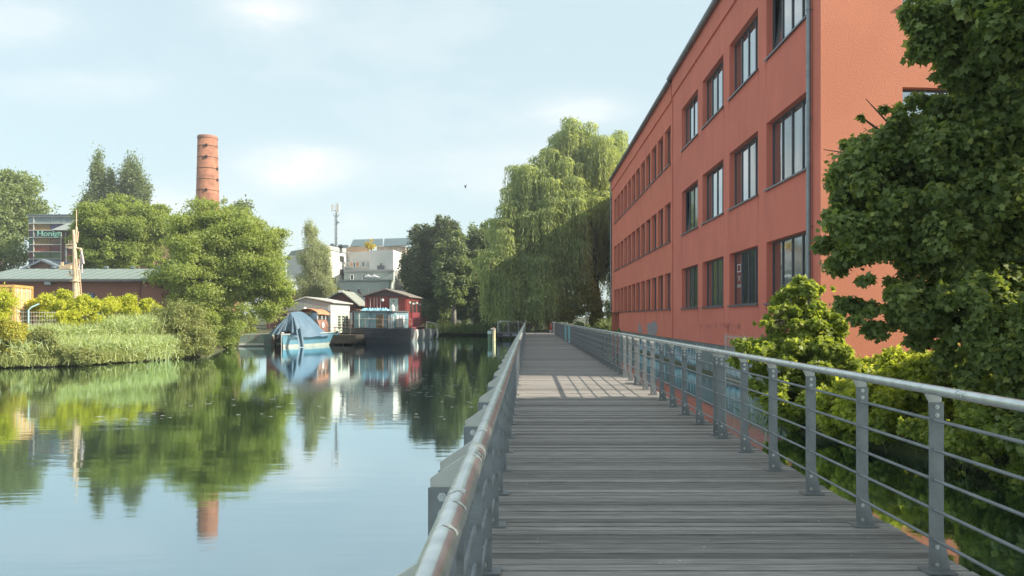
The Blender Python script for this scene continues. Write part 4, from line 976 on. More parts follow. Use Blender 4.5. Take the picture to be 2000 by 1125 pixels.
# front flaps falling in narrow folds from the ridge point to the stem, and a loose tail hanging to the water
def flap(x0, x1, zz, yo):
    m.grid(lambda u, v: ((x0 + (x1 - x0) * v) * u ** .9, .95 - 1.15 * u + yo - .12 * math.sin(v * math.pi * 3) * u, 2.78 + (zz - 2.78) * u), 14, 10)
flap(-1.45, -.55, 1.0, .45); flap(.50, 1.25, .95, .42); flap(-.30, -.08, 1.35, 0); flap(.04, .24, 1.35, 0)
m.grid(lambda u, v: (1.02 + .34 * v + .30 * u, .10 + .25 * v - .1 * u + .08 * math.sin(6 * v), 1.35 - 1.32 * u + .3 * v * (1 - u)), 12, 6)
m.build('front_fold', M_tarp, tp, smooth=True)
m = MB(); m.tube([(0, -.36, 1.1), (0, -.38, .5), (.02, -.40, -.05)], .02, 5); m.tube([(-.1, -.2, 1.12), (0, -.3, 1.18), (.12, -.2, 1.12)], .05, 6); m.build('mooring_rope', M_white, bt)

# --- black barge with pale blue clapboard cabin
p = at(711.5, 0, 72.5); B2 = Vector((p.x, 72.5, 0))
hb = empty('houseboat', B2, 'black-hulled houseboat with a pale blue clapboard cabin and a folded blue sheet on top', 'houseboat', rz=math.radians(-9), local=True)
M_clap = brickmat('pale_blue_clapboard', (.20, .33, .38), (.19, .32, .37), (.08, .14, .16), 1.0)
for n_ in M_clap.node_tree.nodes:
    if n_.type == 'TEX_BRICK': n_.inputs['Brick Width'].default_value = 40; n_.inputs['Row Height'].default_value = .14; n_.inputs['Mortar Size'].default_value = .008
def outline(s): return s
pl = [(-2.15, 6.2), (-2.2, 1.6), (-1.75, .7), (0, 0), (1.6, .35), (2.75, 1.1), (2.85, 6.2)]; pb = [(-1.9, 6.1), (-1.9, 1.9), (-1.4, 1.1), (0, .55), (1.3, .85), (2.3, 1.5), (2.5, 6.1)]
n = len(pl); m = MB()
m.add([(x, y_, 1.30 + (.10 if abs(x) < .1 else 0)) for x, y_ in pl] + [((a[0] + b[0]) / 2 + (a[0] - b[0]) * .25, (a[1] + b[1]) / 2 + (a[1] - b[1]) * .25, .55) for a, b in zip(pl, pb)] + [(x, y_, -.4) for x, y_ in pb],
      [(i, n + i, n + (i + 1) % n, (i + 1) % n) for i in range(n)] + [(n + i, 2 * n + i, 2 * n + (i + 1) % n, n + (i + 1) % n) for i in range(n)])
m.build('hull', M_black, hb)
m = MB(); m.add([(x * .99, y_ + .01, 1.22) for x, y_ in pl], [tuple(range(n))]); m.build('deck', mat('grey_deck_paint', (.28, .30, .29), rough=.7), hb)
m = MB(); m.tube([(x, y_, 1.33 + (.10 if abs(x) < .1 else 0)) for x, y_ in pl], .05, 6); m.tube([(x * .995, y_ - .02, .98) for x, y_ in pl], .035, 6); m.tube([(x * .985, y_ - .0, .60) for x, y_ in pl], .03, 6); m.build('rubbing_strake', M_black, hb)
cabp = [(-1.95, 2.5), (-.15, 1.5), (1.95, 1.75), (2.2, 2.0), (2.3, 5.9), (-1.9, 5.9)]
m = MB(); m.prism([(x, y_, 1.23) for x, y_ in cabp], (0, 0, 1.62)); cab = m.build('cabin', M_clap, hb)
m = MB(); m.prism([(x * 1.05, y_ - .12, 2.852) for x, y_ in cabp], (0, 0, .15)); m.build('roof', M_roof, hb)
m = MB(); m.box(.62, 1.28, 1.42, 1.62, 1.3, 2.62); m.build('door', mat('brown_door_frame', (.14, .09, .07), rough=.6), cab); m = MB(); m.box(.70, 1.20, 1.38, 1.418, 1.42, 2.52); m.build('door_pane', mat('amber_glass', (.22, .16, .08), (.07, .06, .04), scale=5, rough=.2), cab)
for x in (-.15,):
    m = MB(); m.box(x - .07, x + .07, 1.42, 1.52, 1.23, 2.85); m.build('corner_board', mat('blue_grey_board', (.16, .24, .28), rough=.7), cab)
m = MB(); m.box(1.62, 1.70, 1.62, 1.7, 1.23, 2.85); m.build('corner_board', MATS['brown_door_frame'], cab)
for k in range(3): m = MB(); m.box(2.235, 2.31, 2.3 + k * .9, 2.9 + k * .9, 1.5, 2.6); m.build('window', M_white, cab)
m = MB()
for (x0, x1) in ((1.72, 1.80), (1.92, 2.0), (2.1, 2.16)): m.box(x0, x1, 1.70, 1.80, 1.3, 2.5)
m.build('pale_post', M_white, cab)
m = MB(); rl_ = [(-2.1, 3.0), (-2.1, 1.65), (-1.6, .85), (0, .2), (1.55, .5), (2.65, 1.25), (2.75, 5.5)]
for zz in (1.75, 2.2): m.tube([(x, y_, zz) for x, y_ in rl_[3:]], .018, 5); m.tube([(x, y_, zz) for x, y_ in rl_[:3]], .018, 5)
for x, y_ in rl_: m.box(x - .02, x + .02, y_ - .02, y_ + .02, 1.25, 2.2)
for k in range(9): y_ = 1.4 + k * .4; m.box(2.68, 2.71, y_, y_ + .03, 1.25, 2.2)
m.build('deck_railing', mat('rusty_rail', (.22, .15, .10), (.32, .28, .24), scale=6, rough=.7), hb)
m = MB(); m.cyl((-.45, .5, 1.25), (-.45, .5, 1.5), .07); m.cyl((-.05, .4, 1.25), (-.05, .4, 1.5), .07); m.cyl((1.7, .9, 1.25), (1.7, .9, 1.45), .12); m.build('bollard', M_black, hb)
m = MB(); m.cyl((-.62, .35, 1.2), (-.62, .35, 2.75), .028, n=6); m.bar((-.8, .35, 2.28), (1.2, .4, 2.28), .03, .03); m.build('flag_staff', M_white, hb)
m = MB(); r5 = random.Random(8); nx = 28
hts = [[.13 + .10 * math.sin(i * .9 + math.sin(j * 1.3) * 1.5) + .06 * math.sin(i * 2.3 + j) + r5.uniform(-.02, .03) for j in range(9)] for i in range(nx + 1)]
m.grid(lambda u, v: (-.95 + 2.6 * u, 1.75 + .9 * v, 3.01 + (hts[int(u * nx)][int(v * 8)] if 0 < v < 1 and 0 < u < 1 else 0)), nx, 8)
tag(m.build('folded_sheet', mat('bright_blue_sheet', (.16, .46, .66), (.30, .60, .75), scale=4, rough=.5), None), 'crumpled bright blue sheet lying on the roof of the pale blue cabin', 'sheet')
fs_ = bpy.data.objects['folded_sheet']; fs_.location = B2; fs_.rotation_euler = (0, 0, math.radians(-9))
m = MB(); m.cyl((1.95, 2.2, 3.0), (1.95, 2.2, 3.35), .20, .17, n=12); m.cyl((1.95, 2.2, 3.35), (1.95, 2.2, 3.6), .19, .03, n=12); m.build('roof_cowl', M_white, hb)

# --- red container house on a grey hull
p = at(712.5, 0, 81); C2 = Vector((p.x, 81, 0))
rh = empty('houseboat', C2, 'two-storey red corrugated houseboat with a low gable roof on a grey hull', 'houseboat', rz=math.radians(-3), local=True)
M_rcor = mat('red_corrugated', (.30, .065, .055), (.24, .055, .05), scale=2, rough=.6); WW = 4.25; LL = 8.0; zT = 4.48
m = MB(); m.box(0, WW, .06, LL, 1.45, zT)
for k in range(17):
    if 10.5 < k < 13.6: continue
    m.box(.05 + k * .25, .17 + k * .25, .0, .058, 1.45, zT)
for k in range(31): m.box(WW + .001, WW + .055, .1 + k * .26, .22 + k * .26, 1.45, zT)
m.build('wall', M_rcor, rh)
m = MB(); m.prism([(-.05, -.02, zT), (WW + .05, -.02, zT), (WW / 2, -.02, zT + .66)], (0, LL, 0)); m.build('gable', mat('brown_gable', (.10, .06, .065), rough=.8), rh)
m = MB(); m.prism([(-.3, -.3, zT - .02), (WW / 2, -.3, zT + .72), (WW + .35, -.3, zT - .04), (WW + .35, -.3, zT + .06), (WW / 2, -.3, zT + .84), (-.3, -.3, zT + .08)], (0, LL + .5, 0)); m.build('roof', mat('brown_grey_roof', (.22, .19, .16), rough=.8), rh)
m = MB(); m.box(2.55, 3.42, -.06, -.005, 2.2, 4.3); d_ = m.build('door', mat('pale_green_door', (.50, .58, .52), (.42, .5, .46), rough=.5), rh); m = MB(); m.cyl((2.98, -.065, 4.05), (2.98, -.09, 4.05), .09, n=12); m.build('door_lamp', M_frame, d_)
m = MB(); m.ball((1.86, -.12, 4.12), .16); m.build('wall_lamp', M_white, rh)
for x in (.55, .95, 1.25, 1.6): m = MB(); m.box(x, x + .035, -.05, -.004, 2.9, 4.35); m.build('white_strip', M_white, rh)
for k in range(3):
    m = MB(); y0 = 1.8 + k * 1.9; m.box(WW + .06, WW + .10, y0, y0 + .9, 2.9, 4.1); m.build('window', M_darkglass, rh)
for k in range(4): m = MB(); m.ball((WW + .12, 1.2 + k * 1.9, 3.9 - .1 * (k % 2)), .12); m.build('wall_lamp', M_white, rh)
m = MB(); m.box(WW + .101, WW + .16, 2.3, 7.0, 1.5, 2.9); m.build('side_panel', mat('dark_red_panel', (.22, .035, .045), rough=.6), rh)
m = MB(); m.box(WW + .0, WW + .9, 3.4, 7.6, 1.36, 1.45); m.build('balcony', M_rust, rh)
m = MB()
for k in range(6): m.bar((WW + .85, 3.5 + k * .8, 1.45), (WW + .85, 3.5 + k * .8, 2.3), .03, .03)
m.bar((WW + .85, 3.5, 2.3), (WW + .85, 7.5, 2.3), .03, .03); m.build('balcony_rail', M_rcor, rh)
m = MB(); m.box(.4, WW + .5, .3, LL - .2, .9, 1.4); m.build('lower_deck', MATS['dark_red_panel'], rh)
plh = [(-.6, 10), (-.8, -.6), (1.2, -1.6), (3.2, -1.5), (4.7, -.4), (5.2, 4), (5.9, 8.2), (4.5, 10.4)]
m = MB(); n = len(plh); m.add([(x, y_, 1.10) for x, y_ in plh] + [(x * .93, y_ * .97, -.4) for x, y_ in plh], [(i, n + i, n + (i + 1) % n, (i + 1) % n) for i in range(n)] + [tuple(range(n))]); m.build('hull', mat('grey_hull_paint', (.17, .18, .19), (.24, .24, .24), scale=1.2, rough=.6, stretch=(1, 1, .3)), rh)
for (x, y_) in ((4.6, -.7), (5.02, .9), (5.3, 3.2), (5.65, 5.4), (6.0, 7.6)):
    m = MB(); m.tube([(x + .1, y_, 1.15), (x + .18, y_, .6), (x + .08, y_, .05)], [.10, .14, .11], 10); m.build('fender', mat('pale_fender', (.55, .53, .47), rough=.7) if 'pale_fender' not in MATS else MATS['pale_fender'], rh, smooth=True)
m = MB(); m.tube([(5.3, 5.5, 1.15), (5.2, 6.5, 1.9), (5.9, 8.0, 1.7), (6.0, 8.1, 1.1)], .05, 6); m.build('grab_rail', M_galv, rh)

# --- grey corrugated boathouse on a pontoon
Yh = 70.0; p = at(561, 0, Yh); q = at(644, 0, Yh)
gh = empty('boathouse', (p.x, Yh, .9), 'pale grey corrugated boathouse with a shallow roof and a whitish front with tall windows', 'boathouse')
ze = at(0, 597, Yh).z; zpk = at(0, 582, Yh).z; xp = at(597, 0, Yh).x
M_gcor = mat('pale_grey_sheet', (.46, .50, .49), (.40, .44, .43), scale=1.5, rough=.5); M_pink = mat('faded_pink_wall', (.60, .48, .42), (.66, .60, .52), scale=.9, rough=.8, stretch=(1, 1, .5))
m = MB(); m.box(p.x, q.x, Yh, Yh + 7.6, .95, ze - .45); m.build('wall', M_pink, gh)
m = MB(); m.prism([(p.x - .1, Yh - .05, ze - .449), (q.x + .06, Yh - .05, ze - .449), (q.x + .06, Yh - .05, ze + .2), (xp, Yh - .05, zpk), (p.x - .1, Yh - .05, ze)], (0, 7.7, 0))
for k in range(30):
    x = p.x + k * (q.x - p.x) / 30; zt_ = (ze + (zpk - ze) * (x - p.x) / (xp - p.x)) if x < xp else (zpk + (ze + .2 - zpk) * (x - xp) / (q.x - xp)); m.box(x, x + .05, Yh - .085, Yh - .052, ze - .44, zt_ - .02)
m.build('fascia', M_gcor, gh)
m = MB(); m.prism([(p.x - .2, Yh - .2, ze + .02), (xp, Yh - .2, zpk + .03), (q.x + .3, Yh - .2, ze + .24), (q.x + .3, Yh - .2, ze + .34), (xp, Yh - .2, zpk + .13), (p.x - .2, Yh - .2, ze + .12)], (0, 8.2, 0)); m.build('roof', M_galv, gh)
m = MB(); m.box(q.x + .002, q.x + .08, Yh + .3, Yh + 7.4, ze - .40, ze - .05); m.build('side_fascia', M_white, gh)
m = MB(); m.box(q.x - .12, q.x + .09, Yh - .1, Yh + .02, .95, ze - .45); m.build('corner_post', mat('blue_grey_post', (.22, .27, .30), rough=.6), gh)
m = MB(); m.box(q.x + .001, q.x + .05, Yh + .05, Yh + 7.5, .95, ze - .46); m.build('side_wall', mat('cream_side_wall', (.72, .62, .52), (.66, .70, .60), scale=.5, rough=.8), gh)
for k in range(3):
    m = MB(); y0 = Yh + 2.6 + k * 1.55; m.box(q.x + .051, q.x + .09, y0, y0 + 1.2, 1.15, ze - .62); w_ = m.build('window', mat('mint_window_frame', (.50, .62, .52), rough=.6) if 'mint_window_frame' not in MATS else MATS['mint_window_frame'], gh)
    m = MB()
    for i in range(2):
        for j in range(5): m.box(q.x + .091, q.x + .10, y0 + .12 + i * .52, y0 + .56 + i * .52, 1.3 + j * .26, 1.5 + j * .26)
    m.build('pane', M_darkglass, w_)
x0 = at(621, 0, Yh).x; m = MB(); m.box(x0, x0 + .35, Yh - .03, Yh + .01, 1.4, ze - .6); m.build('window', M_darkglass, gh); m = MB(); m.box(x0 - .12, x0 - .02, Yh - .04, Yh + .01, 1.3, ze - .5); m.box(x0 + .37, x0 + .47, Yh - .04, Yh + .01, 1.3, ze - .5); m.build('window_frame', MATS['pale_green_door'], gh)
m = MB(); m.ball((xp + .0, Yh - .3, ze - .28), .17); m.build('wall_lamp', M_white, gh)
# --- brown gabled boathouse behind
Yb = 86.0; A_, B_, Cc = at(638, 584, Yb), at(693, 592, Yb), at(668, 570, Yb)
bh = empty('boathouse', (Cc.x, Yb, .9), 'dark red-brown boathouse with a grey gabled roof and a small white box on its peak', 'boathouse')
m = MB(); m.prism([(A_.x + .2, Yb, .95), (B_.x, Yb, .95), (B_.x, Yb, B_.z - .1), (Cc.x, Yb, Cc.z - .1), (A_.x + .2, Yb, A_.z - .1)], (0, 8, 0)); m.build('wall', mat('red_brown_boards', (.16, .06, .055), (.12, .045, .045), scale=2, rough=.8), bh)
m = MB(); m.prism([(A_.x - .3, Yb - .4, A_.z - .2), (Cc.x, Yb - .4, Cc.z), (B_.x + .5, Yb - .4, B_.z - .3), (B_.x + .5, Yb - .4, B_.z - .16), (Cc.x, Yb - .4, Cc.z + .14), (A_.x - .3, Yb - .4, A_.z - .06)], (0, 8.8, 0)); m.build('roof', mat('grey_felt_roof', (.30, .31, .27), (.24, .26, .22), scale=1.5, rough=.9), bh)
m = MB(); m.box(Cc.x - .28, Cc.x + .28, Yb - .55, Yb - .41, Cc.z - .08, Cc.z + .18); m.build('white_box', M_white, bh)
for k in range(4): m = MB(); m.box(B_.x + .001, B_.x + .05, Yb + .8 + k * 1.7, Yb + 1.6 + k * 1.7, 1.4, B_.z - .7); m.build('window', M_white, bh)
for k in range(3): m = MB(); m.box(B_.x - 1.3 + k * .4, B_.x - 1.05 + k * .4, Yb - .04, Yb - .003, 1.6, 2.9); m.build('window', M_white, bh)
# --- pontoons and jetty
def pont(name, x0, x1, y0, y1, zt_, mt, label, cat, rail=False):
    o = empty(name, ((x0 + x1) / 2, y0, 0), label, cat); m = MB(); m.box(x0, x1, y0, y1, -.5 if not rail else zt_ - .72, zt_); m.build('float', mt, o, bevel=.03)
    if rail:
        for xx in np.linspace(x0 + .2, x1 - .2, 4):
            for yy in (y0 + .2, y1 - .3): mm = MB(); mm.cyl((xx, yy, -1.4), (xx, yy, zt_ - .285), .10, n=8); mm.build('pile', M_under, o)
    if rail:
        m = MB(); k = 0; x = x0 + .1
        while x < x1: m.box(x - .018, x + .018, y0 + .05, y0 + .09, zt_, zt_ + .95); x += .9
        for zz in (.35, .65, .95): m.bar((x0 + .1, y0 + .07, zt_ + zz), (x1 - .1, y0 + .07, zt_ + zz), .03, .03)
        m.build('railing', mat('dark_rail_paint', (.16, .15, .13), rough=.6) if 'dark_rail_paint' not in MATS else MATS['dark_rail_paint'], o)
    return o
M_grp = mat('faded_green_paint', (.25, .32, .27), (.20, .12, .08), scale=1.3, rough=.7, ramp=(.5, .62))
o = pont('pontoon', at(468, 0, 65.5).x, at(516, 0, 65.5).x, 65.5, 68.2, 1.0, M_grp, 'rusty pale green steel pontoon at the left of the blue boat', 'pontoon')
m = MB(); m.box(at(468, 0, 65.5).x - .04, at(516, 0, 65.5).x + .02, 65.42, 65.49, .1, .25); m.build('rub_rail', M_white, o)
pont('jetty', -23.4, -19.3, 69.0, 78, .92, M_under, 'dark jetty with a thin railing behind the tarpaulin boat', 'jetty', True)
pont('jetty', -18.2, -14.9, 69.0, 79, .85, M_under, 'dark floating jetty with a railing in front of the boathouses', 'jetty', True)
tb = empty('table', (-16.4, 69.6, .85), 'small table with things on it on the jetty in front of the boathouse', 'table'); m = MB(); m.box(-16.9, -15.9, 69.3, 69.9, 1.5, 1.55); m.build('tabletop', M_bench, tb)
for dx in (-.45, .45):
    for dy in (-.25, .25): m = MB(); m.box(-16.4 + dx - .02, -16.4 + dx + .02, 69.6 + dy - .02, 69.6 + dy + .02, .85, 1.5); m.build('leg', M_under, tb)

# ================================================================ vegetation
G = leafmat
L_round = G('leaf_fresh_green', (.21, .27, .075), (.38, .44, .14), .5)
L_big = G('leaf_mid_green', (.23, .29, .09), (.42, .48, .17), .5)
L_left = G('leaf_blue_green', (.18, .24, .11), (.34, .40, .20), .45)
L_pop = G('leaf_poplar', (.15, .20, .10), (.27, .32, .17), .4)
L_birch = G('leaf_silver', (.28, .33, .19), (.48, .50, .35), .42)
L_dark = G('leaf_dark', (.09, .125, .075), (.18, .215, .12), .35)
L_dark2 = G('leaf_olive', (.15, .20, .10), (.27, .32, .16), .4)
L_willow = G('leaf_willow', (.27, .33, .17), (.46, .52, .30), .5, cc=(.54, .56, .33))
L_maple = G('leaf_maple', (.115, .160, .050), (.27, .33, .11), .42, rough=.5, cc=(.36, .38, .11))
L_maple2 = G('leaf_maple_light', (.18, .24, .05), (.40, .46, .11), .52, rough=.45, cc=(.52, .53, .16))
L_yel = G('leaf_yellow_green', (.36, .40, .045), (.62, .62, .10), .5)
L_olive = G('leaf_shrub_olive', (.20, .23, .08), (.38, .40, .17), .4)
L_reed = G('reed_blade', (.33, .41, .22), (.56, .61, .36), .45)
L_gold = G('golden_flower', (.34, .36, .07), (.55, .52, .12), .4, cc=(.72, .48, .07))
L_grass = G('grass_blade', (.06, .09, .03), (.12, .16, .05), .3)

tree('broadleaf_tree', 'large bluish green tree at the left edge beside the glass building', [E(20, 420, 62, 92, 104), E(-30, 400, 80, 90, 104), E(66, 418, 40, 44, 104), E(28, 345, 30, 26, 104), E(30, 370, 40, 45, 104), E(15, 500, 45, 55, 100), E(-60, 500, 70, 70, 100)], 52000, .40, L_left, (at(0, 0, 104).x, 104, 1), .5, nclump=200, clump=.30, seed=11, group='trees on the left bank')
def poplar(label, ells, x, seed, n):
    return tree('poplar_tree', label, ells, n * 2, .34, L_pop, (at(x, 0, 126).x, 126, 1), .45, group='poplars behind the round tree', nclump=110, clump=.42, seed=seed, flat=2.4, droop=-.4, up=.3, lo=.1, hi=.75, nl=6)
poplar('tallest narrow poplar, left of its two neighbours', [E(192, 345, 19, 58, 126), E(181, 400, 28, 55, 126), E(196, 395, 20, 66, 126), E(170, 420, 18, 50, 126), E(190, 312, 8, 26, 126)], 190, 21, 9000)
poplar('slimmest short poplar between the two taller poplars', [E(217, 350, 11, 36, 126), E(215, 385, 18, 44, 126), E(222, 400, 20, 40, 126)], 216, 22, 4500)
poplar('broad poplar on the right of the poplar row', [E(258, 345, 20, 48, 126), E(270, 375, 24, 55, 126), E(244, 370, 14, 42, 126), E(280, 400, 16, 44, 126), E(240, 400, 20, 46, 126)], 260, 23, 9500)
tree('broadleaf_tree', 'round fresh green tree behind the shed in front of the poplars', [E(245, 450, 92, 62, 78), E(190, 470, 48, 62, 77), E(300, 440, 42, 46, 77), E(232, 408, 50, 32, 78), E(240, 500, 85, 40, 78), E(170, 500, 28, 40, 77)], 110000, .23, L_round, (at(250, 0, 78).x, 78, 1), .4, nclump=420, clump=.24, seed=12, flat=.6, stray=.10, group='trees on the left bank')
tree('broadleaf_tree', 'big bushy green tree overhanging the water in front of the chimney', [E(425, 470, 88, 82, 58), E(490, 500, 72, 82, 58), E(395, 540, 78, 92, 57), E(520, 560, 52, 66, 59), E(445, 615, 60, 48, 58), E(540, 570, 34, 40, 60), E(365, 470, 42, 48, 58), E(400, 630, 40, 42, 56), E(350, 560, 22, 50, 58), E(415, 398, 40, 18, 58), E(330, 520, 20, 40, 58), E(520, 470, 34, 30, 58), E(560, 520, 16, 26, 59), E(540, 610, 24, 20, 66)], 210000, .175, L_big, (at(425, 0, 58.5).x, 58.5, .9), .28, nclump=620, clump=.22, seed=13, flat=.6, stray=.12, droop=.1, up=.6, group='trees on the left bank', zmin=.05)
tree('young_tree', 'small dark tree top peeping over the big bushy tree', [E(478, 400, 9, 14, 90), E(470, 420, 24, 24, 90), E(440, 392, 10, 14, 90)], 2500, .30, L_dark2, (at(474, 0, 90).x, 90, 1), .18, nclump=25, clump=.5, seed=14)
# leafless pole stems in front of the big tree
tree('birch_tree', 'pale silvery green birch beside the white apartment building', [E(616, 520, 27, 62, 92), E(611, 465, 17, 34, 92), E(632, 555, 24, 40, 92), E(600, 560, 24, 36, 92)], 40000, .22, L_birch, (at(615, 0, 92).x, 92, 1), .16, nclump=110, clump=.38, seed=15, bark=M_bark_pale, droop=1.6, aspect=.4, flat=1.5)
shrub('shrub', 'pale green shrub at the foot of the silvery birch', [E(655, 575, 18, 14, 95), E(630, 578, 24, 12, 95)], 3500, .24, L_birch, (at(645, 0, 95).x, 95, 1), seed=16)
shrub('shrub', 'yellow leaved bush in the roof garden of the white building', [E(723, 478, 9, 12, 122.3), E(727, 484, 9, 6, 122.3)], 900, .22, leafmat('leaf_golden', (.45, .36, .06), (.6, .5, .12)), (at(723, 0, 122.3).x, 122.3, z2), seed=17, nclump=12)
# dark trees on the far bank
DT = [('dark conifer-like tree with a spiky top beside the white building', [E(832, 500, 38, 62, 112), E(815, 540, 34, 60, 112), E(823, 455, 20, 26, 112), E(805, 470, 12, 30, 112)], L_dark, 820, 31, 30000),
      ('dark pointed tree between the spiky tree and the grey-green one', [E(868, 470, 30, 46, 110), E(870, 438, 14, 20, 110), E(862, 520, 34, 60, 112)], L_dark, 868, 32, 28000),
      ('grey-green tree with a pale trunk on the far bank', [E(884, 520, 34, 55, 107), E(880, 570, 34, 28, 107), E(888, 470, 20, 25, 107)], L_dark2, 885, 33, 30000),
      ('tall dark tree left of the willow', [E(938, 480, 32, 48, 112), E(925, 520, 30, 60, 112), E(955, 460, 22, 30, 112), E(940, 560, 45, 60, 113)], L_dark2, 940, 34, 36000),
      ('dark tree mass behind the pale-trunked tree', [E(905, 560, 60, 62, 118), E(850, 570, 60, 55, 120), E(960, 560, 50, 70, 118), E(790, 580, 25, 40, 118)], L_dark, 905, 35, 48000)]
for lb, ells, lm, x, sd_, n in DT:
    Yd = ells[0][1]; tree('broadleaf_tree', lb, ells, n, .40, lm, (at(x, 0, Yd).x, Yd, .9), .32, group='dark trees on the far bank', nclump=130, clump=.30, seed=sd_, bark=M_bark_pale if sd_ == 33 else None, nl=5)
# understorey along the far bank
US = [(835, 610, 108), (862, 612, 110), (900, 606, 112), (935, 612, 109), (965, 606, 108), (1000, 600, 104), (1035, 600, 103), (1070, 598, 101), (1105, 600, 99), (815, 600, 112)]
US_L = ['undergrowth shrub directly right of the red houseboat', 'undergrowth shrub left of the pale trunk on the far bank', 'undergrowth shrub just right of the pale trunk on the far bank', 'undergrowth shrub midway between the pale trunk and the mooring piles', 'undergrowth shrub behind the two mooring piles', 'undergrowth shrub behind the left end of the platform railing', 'undergrowth shrub directly behind the platform bench', 'undergrowth shrub behind the red rescue box', 'undergrowth shrub behind the start of the right railing', 'undergrowth shrub behind the red houseboat roof']
for i, (x, y_, Y) in enumerate(US):
    shrub('shrub', US_L[i], [E(x, y_, 24, 24, Y), E(x + 12, y_ + 10, 18, 18, Y)], 4500, .30, L_dark2 if i % 3 else L_dark, (at(x, 0, Y).x, Y, .9), group='undergrowth shrubs on the far bank', seed=40 + i, nclump=24)

# weeping willow
def willow():
    rng = np.random.default_rng(50)
    root = empty('willow_tree', (at(1165, 0, 92).x, 92, .9), 'huge weeping willow hanging over the end of the footbridge', 'tree')
    dom = [E(1150, 290, 66, 55, 93), E(1195, 320, 45, 60, 95), E(1085, 330, 55, 50, 92), E(1050, 370, 45, 60, 91), E(1110, 400, 70, 70, 91), E(1065, 440, 62, 60, 90), E(1010, 480, 48, 55, 89), E(975, 520, 36, 45, 89), E(1160, 430, 50, 75, 94), E(1100, 500, 60, 60, 90), E(1035, 530, 60, 60, 89), E(1190, 480, 30, 70, 96), E(975, 500, 42, 50, 88), E(1000, 560, 55, 50, 88), E(960, 560, 28, 50, 89), E(1060, 570, 60, 50, 88), E(1195, 300, 36, 50, 96), E(1030, 345, 42, 42, 91), E(1015, 400, 40, 50, 90), E(985, 450, 40, 45, 89), E(960, 500, 30, 40, 88), E(1120, 270, 50, 36, 93), E(1085, 300, 40, 36, 92)]
    n = 520; c, R = clumps_of(dom, n, .34, rng, .35, .97, .6)
    P, T, Nn, L = [], [], [], []
    for k in range(n):
        r = R[k, 0]; ns = int(36 * max(.5, r)); zc_ = c[k, 2]
        for j in range(ns):
            a = rng.uniform(0, 2 * math.pi); q = math.sqrt(rng.uniform(0, 1)); st = c[k] + np.array([math.cos(a) * r * q, math.sin(a) * r * q, r * .6 * (1 - q * q)])
            ln = rng.uniform(.5, 1.0) * (3.2 if zc_ > 10 else 2.6) * (.5 + q); ln = min(ln, st[2] - rng.uniform(1.1, 2.6))
            if ln < .3: continue
            step = .20; m_ = int(ln / step); out = np.array([math.cos(a), math.sin(a), 0]) * .25 * q; sway = rng.normal(size=3) * .05
            t = np.linspace(0, 1, max(2, m_))[:, None]; pts = st + out * np.sqrt(t) * ln * .35 + np.array([0, 0, -1]) * t * ln + sway * t
            P.append(pts); d = np.tile(np.array([0, 0, -1.0]) , (len(pts), 1)) + rng.normal(size=(len(pts), 3)) * .38; d[0] += out[0] * 2; T.append(d)
            Nn.append(rng.normal(size=(len(pts), 3)) + np.array([math.cos(a), math.sin(a), .6])); L.append(rng.uniform(.30, .55, len(pts)))
        m_ = int(130 * r * r); u = unit(rng.normal(size=(m_, 3))); u[:, 2] = np.abs(u[:, 2]); pts = c[k] + u * R[k] * rng.uniform(.7, 1.1, (m_, 1))
        P.append(pts); T.append(u * np.array([.6, .6, 0]) + rng.normal(size=(m_, 3)) * .4 + np.array([0, 0, -.6])); Nn.append(u + np.array([0, 0, .8]) + rng.normal(size=(m_, 3)) * .3); L.append(rng.uniform(.25, .5, m_))
    P = np.vstack(P); T = np.vstack(T); Nn = np.vstack(Nn); L = np.concatenate(L)
    leaf_mesh('crown', P, T, Nn, L, L * .34, (RH, RHF), L_willow, root)
    limbs('trunk', (at(1165, 0, 92).x, 92, .9), (at(1140, 0, 93).x, 93, 17), .75, c[rng.permutation(n)], M_bark, root, 5, 16)
    return len(P)
nw = willow()
shrub('shrub', 'sunlit yellow green bush under the willow by the end of the right railing', [E(1125, 600, 34, 30, 88), E(1165, 600, 30, 36, 89), E(1100, 615, 22, 18, 88), E(1150, 570, 26, 26, 89)], 12000, .22, G('leaf_bush_warm', (.18, .20, .05), (.42, .40, .12), .5), (at(1140, 0, 88.5).x, 88.5, 1), seed=61, nclump=50)
shrub('shrub', 'dark ivy-like bush against the far end of the red building', [E(1193, 618, 14, 28, 80), E(1185, 640, 22, 16, 78)], 5000, .2, L_dark2, (at(1190, 0, 79).x, 79, .2), seed=62)
shrub('shrub', 'low green bush between the right railing and the red building', [E(1165, 640, 30, 10, 76), E(1205, 646, 16, 9, 66), E(1125, 636, 24, 8, 82)], 5000, .2, L_dark2, (at(1180, 0, 76).x, 76, .2), seed=63)

# left bank shrubs
S = 'shrubs on the left bank'
shrub('shrub', 'bright yellow green rounded bush in front of the ship mast', [E(128, 598, 52, 30, 44), E(92, 604, 26, 28, 44), E(165, 606, 28, 28, 44), E(130, 625, 64, 24, 43.4)], 34000, .15, L_yel, (at(128, 0, 46).x, 46, 1), group=S, seed=71, nclump=60, clump=.35)
shrub('shrub', 'yellow green hedge-like bush below the blue shutter door', [E(235, 604, 48, 24, 46.5), E(205, 608, 26, 20, 48), E(280, 604, 34, 18, 50), E(213, 590, 9, 16, 49)], 22000, .15, L_yel, (at(235, 0, 51).x, 51, 1), group=S, seed=72, nclump=60, clump=.35)
shrub('shrub', 'bright green bush at the left edge in front of the container', [E(-5, 592, 32, 22, 38), E(-30, 610, 45, 40, 38)], 9000, .13, L_yel, (at(-20, 0, 38).x, 38, 1), group=S, seed=73, nclump=40)
